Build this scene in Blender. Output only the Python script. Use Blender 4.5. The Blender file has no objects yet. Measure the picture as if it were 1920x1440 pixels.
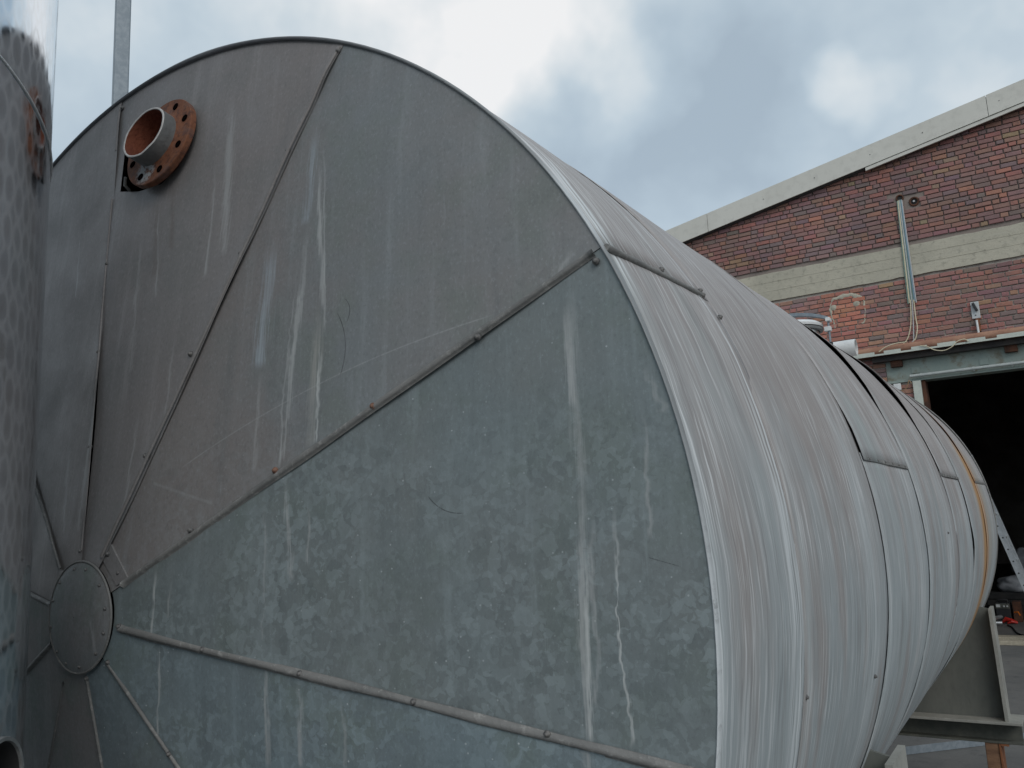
import bpy, bmesh, math, random
from mathutils import Vector, Matrix, noise
random.seed(7)
rad = math.radians
S = bpy.context.scene
COL = S.collection

# ------------------------------------------------------------------ camera (calibrated from the tank's rims, seams and the wall's level lines)
R = 1.2                       # tank radius in metres
HC = 1.4 * R                  # height of the tank axis above the ground
FPX, YAW, PITCH, ROLL = 1568.513, -0.5687466, 0.1685093, -0.0479141
FW = Vector((math.sin(YAW) * math.cos(PITCH), math.cos(YAW) * math.cos(PITCH), math.sin(PITCH)))
_r0 = Vector((math.cos(YAW), -math.sin(YAW), 0))
_u0 = _r0.cross(FW)
RT = _r0 * math.cos(ROLL) + _u0 * math.sin(ROLL)
UP = -_r0 * math.sin(ROLL) + _u0 * math.cos(ROLL)
CAM = Vector((1.33131 * R, -0.905343 * R, 0.109251 * R + HC))
cam_d = bpy.data.cameras.new('camera')
cam = bpy.data.objects.new('camera', cam_d)
COL.objects.link(cam)
M = Matrix((RT, UP, -FW)).transposed().to_4x4()
M.translation = CAM
cam.matrix_world = M
cam_d.sensor_width = 36
cam_d.lens = FPX / 1920 * 36
cam_d.clip_start = 0.02
cam_d.clip_end = 2000
S.camera = cam

def ray(x, y):
    return FW + RT * ((x - 960) / FPX) - UP * ((y - 720) / FPX)
def at_y(x, y, Y):
    d = ray(x, y)
    return CAM + d * ((Y - CAM.y) / d.y)
def at_z(x, y, Z=0.0):
    d = ray(x, y)
    return CAM + d * ((Z - CAM.z) / d.z)
def project(P):
    d = Vector(P) - CAM
    z = d.dot(FW)
    return 960 + FPX * d.dot(RT) / z, 720 - FPX * d.dot(UP) / z, z

# ------------------------------------------------------------------ world, sun, exposure
def skydir(x, y):
    return ray(x, y).normalized()

class NT:
    """tiny node builder"""
    def __init__(self, tree):
        self.t = tree
    def n(self, typ, **kw):
        nd = self.t.nodes.new(typ)
        for k, v in kw.items():
            setattr(nd, k, v)
        return nd
    def link(self, v, sock):
        if hasattr(v, 'links') or isinstance(v, bpy.types.NodeSocket):
            self.t.links.new(v, sock)
        elif v is not None:
            try:
                sock.default_value = v
            except Exception:
                sock.default_value = (v[0], v[1], v[2], 1) if len(v) == 3 else v
    def m(self, op, a, b=None, c=None, clamp=False):
        nd = self.n('ShaderNodeMath', operation=op, use_clamp=clamp)
        self.link(a, nd.inputs[0])
        if b is not None: self.link(b, nd.inputs[1])
        if c is not None: self.link(c, nd.inputs[2])
        return nd.outputs[0]
    def vm(self, op, a, b=None):
        nd = self.n('ShaderNodeVectorMath', operation=op)
        self.link(a, nd.inputs[0])
        if b is not None: self.link(b, nd.inputs[1])
        return nd.outputs['Value'] if op in ('DOT_PRODUCT', 'LENGTH', 'DISTANCE') else nd.outputs[0]
    def mix(self, f, a, b, mode='MIX'):
        nd = self.n('ShaderNodeMix', data_type='RGBA', blend_type=mode)
        self.link(f, nd.inputs[0]); self.link(a, nd.inputs[6]); self.link(b, nd.inputs[7])
        return nd.outputs[2]
    def smooth(self, v, lo, hi, a=0.0, b=1.0):
        nd = self.n('ShaderNodeMapRange', interpolation_type='SMOOTHSTEP')
        self.link(v, nd.inputs[0])
        for i, q in enumerate((lo, hi, a, b)): self.link(q, nd.inputs[1 + i])
        return nd.outputs[0]
    def lin(self, v, lo, hi, a=0.0, b=1.0):
        nd = self.n('ShaderNodeMapRange')
        self.link(v, nd.inputs[0])
        for i, q in enumerate((lo, hi, a, b)): self.link(q, nd.inputs[1 + i])
        return nd.outputs[0]
    def noise(self, vec, scale=5, detail=2, rough=.5, dist=0.0, dim='3D'):
        nd = self.n('ShaderNodeTexNoise', noise_dimensions=dim)
        self.link(vec, nd.inputs['Vector'])
        nd.inputs['Scale'].default_value = scale
        nd.inputs['Detail'].default_value = detail
        nd.inputs['Roughness'].default_value = rough
        nd.inputs['Distortion'].default_value = dist
        return nd.outputs['Fac']
    def voro(self, vec, scale, feature='F1', rnd=1.0, out='Distance'):
        nd = self.n('ShaderNodeTexVoronoi', feature=feature)
        self.link(vec, nd.inputs['Vector'])
        nd.inputs['Scale'].default_value = scale
        nd.inputs['Randomness'].default_value = rnd
        return nd.outputs[out]
    def comb(self, x, y, z=0.0):
        nd = self.n('ShaderNodeCombineXYZ')
        for i, q in enumerate((x, y, z)): self.link(q, nd.inputs[i])
        return nd.outputs[0]
    def sep(self, v):
        nd = self.n('ShaderNodeSeparateXYZ')
        self.link(v, nd.inputs[0])
        return nd.outputs
    def scale(self, v, s):
        return self.vm('MULTIPLY', v, s)

SUN_AZ, SUN_EL = rad(132), rad(36)      # measured from +Y towards +X
world = bpy.data.worlds.new('World')
S.world = world
world.use_nodes = True
wt = world.node_tree
wt.nodes.clear()
w = NT(wt)
tc = w.n('ShaderNodeTexCoord').outputs['Generated']
sky = w.n('ShaderNodeTexSky', sky_type='NISHITA', sun_disc=False, sun_elevation=SUN_EL, sun_rotation=SUN_AZ,
          air_density=1.0, dust_density=2.0, ozone_density=1.5)
skyc = w.vm('MULTIPLY', sky.outputs[0], (.085, .085, .085))
nz = w.n('ShaderNodeTexNoise')
nz.inputs['Scale'].default_value = 3.2; nz.inputs['Detail'].default_value = 4; nz.inputs['Roughness'].default_value = .55
w.link(tc, nz.inputs['Vector'])
warp = w.vm('SUBTRACT', nz.outputs['Color'], (.5, .5, .5))
warped = w.vm('NORMALIZE', w.vm('ADD', tc, w.vm('MULTIPLY', warp, (.36, .36, .36))))
big = w.noise(w.vm('ADD', tc, (3.1, 1.7, .4)), 1.7, 3, .55)
fine = w.noise(tc, 7.0, 4, .6)
val = w.m('ADD', w.m('MULTIPLY', w.lin(big, .3, .7), .5), w.m('MULTIPLY', w.lin(fine, .3, .7), .34))
def blob(px, inner, outer, amt):
    global val
    d = w.vm('DOT_PRODUCT', warped, tuple(skydir(*px)))
    val = w.m('ADD', val, w.m('MULTIPLY', w.smooth(d, math.cos(rad(outer)), math.cos(rad(inner))), amt))
blob((870, 100), .5, 13, .52)
blob((950, 70), .2, 6, .28)
blob((1230, 60), .5, 7, .42)
blob((1640, 225), .0, 3.0, .36)
blob((1330, 330), .0, 7, .10)
blob((1210, 225), 1.0, 12, -.55)
blob((1430, 150), 1.0, 11, -.28)
blob((150, 120), 1.0, 14, -.18)
cr = w.n('ShaderNodeValToRGB')
w.link(val, cr.inputs[0])
els = cr.color_ramp.elements
els[0].position = 0.0; els[0].color = (.43, .525, .61, 1)
els[1].position = 1.0; els[1].color = (1.0, 1.0, .995, 1)
for pos, c in ((.25, (.50, .605, .69, 1)), (.5, (.60, .70, .77, 1)), (.75, (.78, .84, .87, 1))):
    e = els.new(pos); e.color = c
cloudc = cr.outputs[0]
# near the horizon the overcast sky is a little paler
zz = w.sep(tc)[2]
cloudc = w.mix(w.smooth(zz, .45, .02, 0, .45), cloudc, (.66, .74, .80, 1))
col = w.mix(.85, skyc, cloudc)
bg = w.n('ShaderNodeBackground')
w.link(col, bg.inputs[0]); bg.inputs[1].default_value = 1.0
wo = w.n('ShaderNodeOutputWorld')
wt.links.new(bg.outputs[0], wo.inputs[0])

world.cycles.sampling_method = 'NONE'
sun_d = bpy.data.lights.new('sun', 'SUN')
sun_d.energy = 1.0
sun_d.angle = rad(32)
sun_d.color = (1, .97, .93)
sun = bpy.data.objects.new('sun', sun_d)
COL.objects.link(sun)
sd = Vector((math.sin(SUN_AZ) * math.cos(SUN_EL), math.cos(SUN_AZ) * math.cos(SUN_EL), math.sin(SUN_EL)))
sun.rotation_euler = (-sd).to_track_quat('-Z', 'Y').to_euler()
sun.location = (6, 3, 12)

S.cycles.max_bounces = 5; S.cycles.diffuse_bounces = 2; S.cycles.glossy_bounces = 3
S.view_settings.view_transform = 'Standard'
S.view_settings.look = 'None'
S.view_settings.exposure = 0
S.view_settings.gamma = 1
S.view_settings.use_curve_mapping = False

# ------------------------------------------------------------------ object helpers
ORG = {}     # world origin of every thing or part (nothing is rotated above part level)
def thing(name, label, cat, loc=(0, 0, 0), group=None):
    o = bpy.data.objects.new(name, None)
    COL.objects.link(o)
    o.location = loc
    o.empty_display_size = .1
    o['label'] = label; o['category'] = cat
    if group: o['group'] = group
    ORG[o] = Vector(loc)
    return o
def tag(o, label, cat, group=None):
    o['label'] = label; o['category'] = cat
    if group: o['group'] = group
    return o
def raw(name, verts, faces, mat, parent=None, smooth=False, uv=None, loc=None):
    """mesh object from world-space vertices; the origin is loc, or the parent's"""
    po = ORG[parent] if parent else Vector((0, 0, 0))
    lo = Vector(loc) if loc is not None else (po if parent else Vector((0, 0, 0)))
    me = bpy.data.meshes.new(name)
    me.from_pydata([tuple(Vector(v) - lo) for v in verts], [], faces)
    if uv is not None:
        ul = me.uv_layers.new(name='UVMap')
        for l in me.loops:
            ul.data[l.index].uv = uv[l.vertex_index]
    if smooth:
        me.polygons.foreach_set('use_smooth', [True] * len(me.polygons))
    me.materials.append(mat)
    me.update()
    o = bpy.data.objects.new(name, me)
    COL.objects.link(o)
    if parent:
        o.parent = parent
    o.location = lo - po
    ORG[o] = lo
    return o
def inst(name, me, loc, parent=None, rot=None, scale=None):
    o = bpy.data.objects.new(name, me)
    COL.objects.link(o)
    po = ORG[parent] if parent else Vector((0, 0, 0))
    o.location = Vector(loc) - po
    if parent: o.parent = parent
    if rot is not None: o.rotation_euler = rot
    if scale is not None: o.scale = scale
    ORG[o] = Vector(loc)
    return o

class MB:
    """collects shapes in world space"""
    def __init__(self):
        self.v = []; self.f = []
    def add(self, vs, fs):
        k = len(self.v)
        self.v += [Vector(a) for a in vs]
        self.f += [tuple(i + k for i in f) for f in fs]
        return self
    def box(self, a, b, jit=0.0):
        (x0, y0, z0), (x1, y1, z1) = a, b
        vs = [(x, y, z) for z in (z0, z1) for y in (y0, y1) for x in (x0, x1)]
        if jit: vs = [tuple(c + random.uniform(-jit, jit) for c in p) for p in vs]
        return self.add(vs, [(0, 2, 3, 1), (4, 5, 7, 6), (0, 1, 5, 4), (2, 6, 7, 3), (0, 4, 6, 2), (1, 3, 7, 5)])
    def bar(self, a, b, wdt, hgt, up=(0, 0, 1)):
        a = Vector(a); b = Vector(b); d = (b - a).normalized()
        s = d.cross(Vector(up)).normalized(); u = s.cross(d)
        vs = []
        for p in (a, b):
            for i, j in ((-1, -1), (1, -1), (1, 1), (-1, 1)):
                vs.append(p + s * (i * wdt / 2) + u * (j * hgt / 2))
        return self.add(vs, [(3, 2, 1, 0), (4, 5, 6, 7), (0, 1, 5, 4), (1, 2, 6, 5), (2, 3, 7, 6), (3, 0, 4, 7)])
    def tube(self, pts, r, seg=10, cap=True):
        pts = [Vector(p) for p in pts]
        n = len(pts); vs = []; fs = []
        prev = None
        for i, p in enumerate(pts):
            t = (pts[min(i + 1, n - 1)] - pts[max(i - 1, 0)]).normalized()
            if prev is None:
                s = t.cross(Vector((0, 0, 1)))
                if s.length < .01: s = t.cross(Vector((1, 0, 0)))
            else:
                s = prev - t * prev.dot(t)
            s.normalize(); prev = s
            q = t.cross(s)
            rr = r[i] if isinstance(r, (list, tuple)) else r
            for k in range(seg):
                a = 2 * math.pi * k / seg
                vs.append(p + s * (rr * math.cos(a)) + q * (rr * math.sin(a)))
        for i in range(n - 1):
            for k in range(seg):
                k2 = (k + 1) % seg
                fs.append((i * seg + k, i * seg + k2, (i + 1) * seg + k2, (i + 1) * seg + k))
        if cap:
            fs.append(tuple(reversed(range(seg)))); fs.append(tuple((n - 1) * seg + k for k in range(seg)))
        return self.add(vs, fs)
    def lathe(self, c, prof, seg=32, axis=(0, 0, 1), close=False, x=None):
        """prof: list of (radius, height along axis)"""
        c = Vector(c); ax = Vector(axis).normalized()
        s = Vector(x) if x is not None else (Vector((1, 0, 0)) if abs(ax.x) < .9 else Vector((0, 0, 1)))
        s = (s - ax * s.dot(ax)).normalized(); q = ax.cross(s)
        vs = []; fs = []
        for (r, h) in prof:
            for k in range(seg):
                a = 2 * math.pi * k / seg
                vs.append(c + ax * h + s * (r * math.cos(a)) + q * (r * math.sin(a)))
        m = len(prof)
        for i in range(m if close else m - 1):
            j = (i + 1) % m
            for k in range(seg):
                k2 = (k + 1) % seg
                fs.append((i * seg + k, i * seg + k2, j * seg + k2, j * seg + k))
        return self.add(vs, fs)
    def prism(self, pts2, y0, y1):
        """polygon in xz extruded along y"""
        n = len(pts2)
        vs = [(x, y0, z) for x, z in pts2] + [(x, y1, z) for x, z in pts2]
        fs = [tuple(range(n)), tuple(reversed(range(n, 2 * n)))]
        fs += [(i, i + n, (i + 1) % n + n, (i + 1) % n) for i in range(n)]
        return self.add(vs, fs)
    def build(self, name, mat, parent=None, smooth=False, loc=None, bevel=0.0):
        o = raw(name, self.v, self.f, mat, parent, smooth, loc=loc)
        bm = bmesh.new(); bm.from_mesh(o.data)
        bmesh.ops.recalc_face_normals(bm, faces=bm.faces)
        bm.to_mesh(o.data); bm.free()
        if smooth:
            md = o.modifiers.new('edges', 'EDGE_SPLIT'); md.split_angle = rad(38)
        if bevel:
            md = o.modifiers.new('bevel', 'BEVEL'); md.width = bevel; md.segments = 2; md.limit_method = 'ANGLE'
        return o

# ------------------------------------------------------------------ materials
def new_mat(name):
    m = bpy.data.materials.new(name)
    m.use_nodes = True
    t = m.node_tree
    t.nodes.clear()
    k = NT(t)
    out = k.n('ShaderNodeOutputMaterial')
    b = k.n('ShaderNodeBsdfPrincipled')
    t.links.new(b.outputs[0], out.inputs[0])
    return m, k, b
def fin(k, b, col, rough=.6, metal=0.0, bump=None, bstr=.2, bdist=.01, spec=None):
    k.link(col, b.inputs['Base Color'])
    k.link(rough, b.inputs['Roughness'])
    k.link(metal, b.inputs['Metallic'])
    if spec is not None: b.inputs['Specular IOR Level'].default_value = spec
    if bump is not None:
        bn = k.n('ShaderNodeBump')
        bn.inputs['Strength'].default_value = bstr
        bn.inputs['Distance'].default_value = bdist
        k.link(bump, bn.inputs['Height'])
        k.t.links.new(bn.outputs[0], b.inputs['Normal'])
def objco(k):
    return k.n('ShaderNodeTexCoord').outputs['Object']
def simple(name, c1, c2, rough=.6, metal=0.0, scale=8, bstr=.15, stretch=(1, 1, 1), detail=5, lo=.35, hi=.65, bdist=.01, rough2=None):
    m, k, b = new_mat(name)
    v = k.scale(objco(k), stretch)
    f = k.smooth(k.noise(v, scale, detail, .6), lo, hi)
    g = k.noise(v, scale * 7, 2, .6)
    col = k.mix(f, c1 + (1,), c2 + (1,))
    col = k.mix(k.m('MULTIPLY', k.smooth(g, .45, .75), .25), col, tuple(x * .6 for x in c1) + (1,))
    r = rough if rough2 is None else k.lin(f, 0, 1, rough, rough2)
    fin(k, b, col, r, metal, g, bstr, bdist)
    return m

M_rust = simple('rusty_steel', (.17, .062, .028), (.26, .105, .045), .85, 0, 14, .5)
M_rustdark = simple('dark_rust', (.06, .028, .018), (.12, .05, .028), .9, 0, 10, .4)
M_ledgeshade = simple('ledge_shade_tone', (.045, .042, .043), (.075, .065, .06), .8, 0, 7, .3)  # near-black tone standing in for the shade below the ledge
M_galv = simple('galvanised_steel', (.20, .235, .265), (.26, .295, .325), .5, .3, 30, .12)
M_alu = simple('aluminium', (.5, .52, .53), (.6, .61, .62), .38, .8, 20, .05)
M_black = simple('black_plastic', (.012, .012, .014), (.02, .02, .022), .5, 0, 20, .1)
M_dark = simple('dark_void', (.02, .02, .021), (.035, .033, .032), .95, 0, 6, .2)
M_saddle = simple('grey_green_paint', (.115, .122, .110), (.145, .15, .135), .6, 0, 5, .1, (1, 1, .5))
M_saddle_edge = simple('pale_grey_paint', (.27, .27, .245), (.34, .335, .305), .6, 0, 7, .12)
M_beam = simple('dull_green_beam_paint', (.07, .075, .065), (.12, .12, .10), .65, 0, 6, .2)
M_timber = simple('timber', (.16, .085, .05), (.25, .14, .08), .8, 0, 6, .3, (1, 8, 8))
M_screw = simple('weathered_screw', (.10, .10, .10), (.2, .19, .18), .55, .4, 60, .2)
M_screwrust = simple('rusty_screw', (.16, .07, .05), (.22, .12, .08), .7, .1, 60, .2)
M_whitepaint = simple('white_paint', (.66, .67, .66), (.75, .75, .74), .45, 0, 9, .08)
M_lid = simple('polished_steel', (.55, .56, .56), (.68, .68, .67), .28, .9, 12, .05)
M_cream = simple('cream_cable', (.62, .55, .38), (.7, .62, .45), .5, 0, 10, .02)
M_yellow = simple('yellow_cable', (.6, .42, .07), (.66, .46, .1), .5, 0, 10, .02)
M_grey = simple('grey_cable', (.42, .43, .43), (.5, .5, .5), .5, 0, 10, .02)
M_green = simple('green_cable', (.16, .25, .21), (.2, .3, .25), .5, 0, 10, .02)
M_blue = simple('blue_cable', (.17, .27, .34), (.2, .3, .38), .5, 0, 10, .02)
M_brownc = simple('brown_cable', (.3, .19, .1), (.35, .23, .13), .55, 0, 10, .02)
M_box = simple('pale_grey_box', (.5, .52, .52), (.58, .6, .6), .5, 0, 8, .05)
M_conduit = simple('pale_conduit', (.42, .45, .44), (.5, .53, .51), .45, 0, 10, .06)
M_sack = simple('grey_plastic_sack', (.26, .27, .29), (.4, .41, .43), .4, 0, 5, .5)
M_red = simple('red_plastic', (.42, .02, .015), (.5, .03, .02), .4, 0, 20, .05)
M_orange = simple('orange_plastic', (.6, .14, .01), (.65, .18, .02), .4, 0, 20, .05)
M_plank = simple('pale_plank', (.33, .29, .22), (.42, .37, .28), .8, 0, 6, .3, (6, 1, 6))
M_roof = simple('dark_roofing', (.07, .07, .07), (.1, .1, .1), .9, 0, 2, .3)
M_plaster = simple('dark_hall_wall', (.22, .19, .17), (.34, .30, .27), .9, 0, 1.2, .2)

def mat_ground():
    m, k, b = new_mat('yard_concrete')
    v = objco(k)
    a = k.noise(v, .8, 6, .6); c = k.noise(v, 9, 6, .65); g = k.noise(v, 60, 2, .5)
    col = k.mix(k.smooth(a, .3, .7), (.085, .085, .083, 1), (.15, .145, .135, 1))
    col = k.mix(k.m('MULTIPLY', k.smooth(c, .5, .75), .6), col, (.05, .05, .05, 1))
    col = k.mix(k.m('MULTIPLY', k.smooth(g, .62, .75), .4), col, (.26, .25, .23, 1))
    fin(k, b, col, .85, 0, k.m('ADD', c, k.m('MULTIPLY', g, .4)), .4, .01)
    return m
M_ground = mat_ground()

def streak(k, x, z, n2, top, bot, wd, amt, seed, wob=.012, wfreq=7.0, brk=.4):
    """a run-off line from top to bottom (face coordinates), wobbling, broken and ragged"""
    (x0, z0), (x1, z1) = top, bot
    t = k.m('DIVIDE', k.m('SUBTRACT', z, z1), z0 - z1)
    xc = k.m('ADD', x1, k.m('MULTIPLY', t, x0 - x1))
    nw = k.noise(k.comb(seed, k.m('MULTIPLY', z, wfreq), seed * .7), 1.0, 4, .7)
    wb = k.m('MULTIPLY', k.m('SUBTRACT', nw, .5), wob * 2)
    d = k.m('ABSOLUTE', k.m('SUBTRACT', k.m('ADD', x, wb), xc))
    ww = k.m('MULTIPLY', wd, k.lin(n2, .34, .66, .15, 1.6))
    m = k.smooth(k.m('DIVIDE', d, ww), 1.0, .0)
    ends = k.m('MULTIPLY', k.smooth(t, -.02, .06), k.smooth(t, 1.03, .6))
    br = k.lin(k.m('ADD', n2, k.m('SUBTRACT', nw, .5)), .36, .62, 1 - brk - .15, .95)
    return k.m('MULTIPLY', k.m('MULTIPLY', m, ends), k.m('MULTIPLY', br, amt))

DCONE = .1239
def face_depth(r):
    return -DCONE * R * (1 - min(1.0, r)) / (1 - .0863)
def cone_hit(px, py):
    d = ray(px, py)
    t = -CAM.y / d.y
    for _ in range(60):
        h = CAM + d * t
        r = math.hypot(h.x, h.z - HC) / R
        t = (face_depth(max(.0863, r)) - CAM.y) / d.y
    return CAM + d * t
def face_uv(px, py):
    h = cone_hit(px, py)
    return h.x / R, (h.z - HC) / R
def cyl_hit(px, py, rr=1.0):
    d = ray(px, py)
    o = CAM - Vector((0, 0, HC))
    a = d.x ** 2 + d.z ** 2; bq = o.x * d.x + o.z * d.z; c = o.x ** 2 + o.z ** 2 - (rr * R) ** 2
    D = max(0, bq * bq - a * c)
    h = CAM + d * ((-bq - D ** .5) / a)
    return h.y / R, math.degrees(math.atan2(h.z - HC, h.x))

def mat_face(name, base, brown, green, spangle, dots, streaks, seed, scratches=(), shift=False):
    m, k, b = new_mat(name)
    uv = k.n('ShaderNodeUVMap', uv_map='UVMap').outputs[0]
    x, z, _ = k.sep(uv)
    v = k.vm('ADD', uv, (seed, seed * .37, 0))
    cloud = k.noise(v, 3.2, 4, .62)
    cloud2 = k.noise(k.vm('ADD', v, (5, 2, 0)), 7, 4, .65)
    run = k.noise(k.comb(k.m('MULTIPLY', x, 34), k.m('MULTIPLY', z, 2.2), seed), 1, 3, .65)
    run2 = k.noise(k.comb(k.m('MULTIPLY', x, 110), k.m('MULTIPLY', z, 5), seed + 3), 1, 3, .65)
    col = k.mix(k.smooth(cloud, .33, .68), base + (1,), brown + (1,))
    col = k.mix(k.m('MULTIPLY', k.smooth(cloud2, .46, .68), .65), col, green + (1,))
    if shift:
        col = k.mix(k.m('MULTIPLY', k.smooth(k.m('ADD', x, k.m('MULTIPLY', k.m('SUBTRACT', cloud2, .5), .5)), .48, .22), .85), col, BRN + (1,))
    light = tuple(c * 1.55 + .012 for c in base)
    dark = tuple(c * .62 for c in base)
    col = k.mix(k.m('MULTIPLY', k.smooth(run, .52, .8), .42), col, light + (1,))
    col = k.mix(k.m('MULTIPLY', k.smooth(run, .48, .2), .35), col, dark + (1,))
    thin = k.m('MULTIPLY', k.smooth(run2, .63, .76), k.smooth(cloud, .4, .65))
    col = k.mix(k.m('MULTIPLY', thin, .38), col, tuple(c * 2.1 for c in base) + (1,))
    bm = k.noise(k.comb(k.m('MULTIPLY', x, 60), k.m('MULTIPLY', z, 24), seed), 1, 2, .6)
    gr = k.noise(k.comb(k.m('MULTIPLY', x, 260), k.m('MULTIPLY', z, 150), seed), 1, 2, .7)
    col = k.mix(k.m('MULTIPLY', k.smooth(gr, .54, .72), .30), col, light + (1,))
    col = k.mix(k.m('MULTIPLY', k.smooth(gr, .46, .28), .36), col, dark + (1,))
    if spangle > 0:
        wv = k.n('ShaderNodeTexNoise'); wv.inputs['Scale'].default_value = 75; wv.inputs['Detail'].default_value = 3
        k.link(uv, wv.inputs['Vector'])
        sv = k.vm('ADD', v, k.vm('MULTIPLY', k.vm('SUBTRACT', wv.outputs['Color'], (.5, .5, .5)), (.017, .017, 0)))
        vc = k.n('ShaderNodeTexVoronoi'); vc.inputs['Scale'].default_value = 58
        k.link(sv, vc.inputs['Vector'])
        cell = k.sep(vc.outputs['Color'])[0]
        vc2 = k.n('ShaderNodeTexVoronoi'); vc2.inputs['Scale'].default_value = 125
        k.link(k.vm('ADD', sv, (7, 3, 0)), vc2.inputs['Vector'])
        cell2 = k.sep(vc2.outputs['Color'])[1]
        area = k.smooth(k.noise(k.vm('ADD', v, (2, 8, 0)), 4.2, 3, .65), .36, .60)
        lower = k.smooth(z, .40, .05, .12, 1)
        sp = k.m('MULTIPLY', k.m('MULTIPLY', k.smooth(cell, .68, .73), area), lower)
        sp2 = k.m('MULTIPLY', k.m('MULTIPLY', k.smooth(cell2, .66, .72), area), lower)
        col = k.mix(k.m('MULTIPLY', sp, .30 * spangle), col, tuple(c * 1.5 + .01 for c in base) + (1,))
        col = k.mix(k.m('MULTIPLY', sp2, .40 * spangle), col, tuple(c * 1.6 + .01 for c in base) + (1,))
        dk = k.m('MULTIPLY', k.smooth(cell, .2, .08), area)
        col = k.mix(k.m('MULTIPLY', dk, .3 * spangle), col, dark + (1,))
    if dots > 0:
        dv = k.voro(v, 62, 'F1', .55)
        dm = k.m('MULTIPLY', k.smooth(dv, .10, .05), k.smooth(k.noise(v, 3, 3, .5), .38, .6))
        col = k.mix(k.m('MULTIPLY', dm, dots), col, (.55, .58, .59, 1))
    sn2 = k.noise(k.comb(k.m('MULTIPLY', x, 240), k.m('MULTIPLY', z, 10), seed), 1.0, 4, .68)
    for i, s in enumerate(streaks):
        top, bot, wd, amt, c = s[:5]
        wob = s[5] if len(s) > 5 else .012
        mk = streak(k, x, z, sn2, top, bot, wd, amt, seed * 3.1 + i * 1.73 + .4, wob)
        col = k.mix(mk, col, c + (1,))
    for (p0_, p1_, bend, wd, amt, c) in scratches:
        a_ = Vector((p0_[0], p0_[1])); e_ = Vector((p1_[0], p1_[1])) - a_; L2 = e_.length; e_.normalize()
        dx = k.m('SUBTRACT', x, a_.x); dz = k.m('SUBTRACT', z, a_.y)
        t_ = k.m('DIVIDE', k.m('ADD', k.m('MULTIPLY', dx, e_.x), k.m('MULTIPLY', dz, e_.y)), L2)
        q_ = k.m('SUBTRACT', k.m('MULTIPLY', dx, -e_.y), k.m('MULTIPLY', dz, -e_.x))
        arc_ = k.m('MULTIPLY', k.m('MULTIPLY', t_, k.m('SUBTRACT', 1.0, t_)), bend)
        mk = k.m('MULTIPLY', k.smooth(k.m('ABSOLUTE', k.m('SUBTRACT', q_, arc_)), wd, wd * .2), k.m('MULTIPLY', k.smooth(t_, 0, .06), k.smooth(t_, 1, .94)))
        col = k.mix(k.m('MULTIPLY', mk, k.m('MULTIPLY', amt, k.lin(sn2, .35, .6, .4, 1))), col, c + (1,))
    fin(k, b, col, k.lin(cloud2, .3, .7, .42, .64), .14, bm, .16, .004, .35)
    return m

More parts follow.
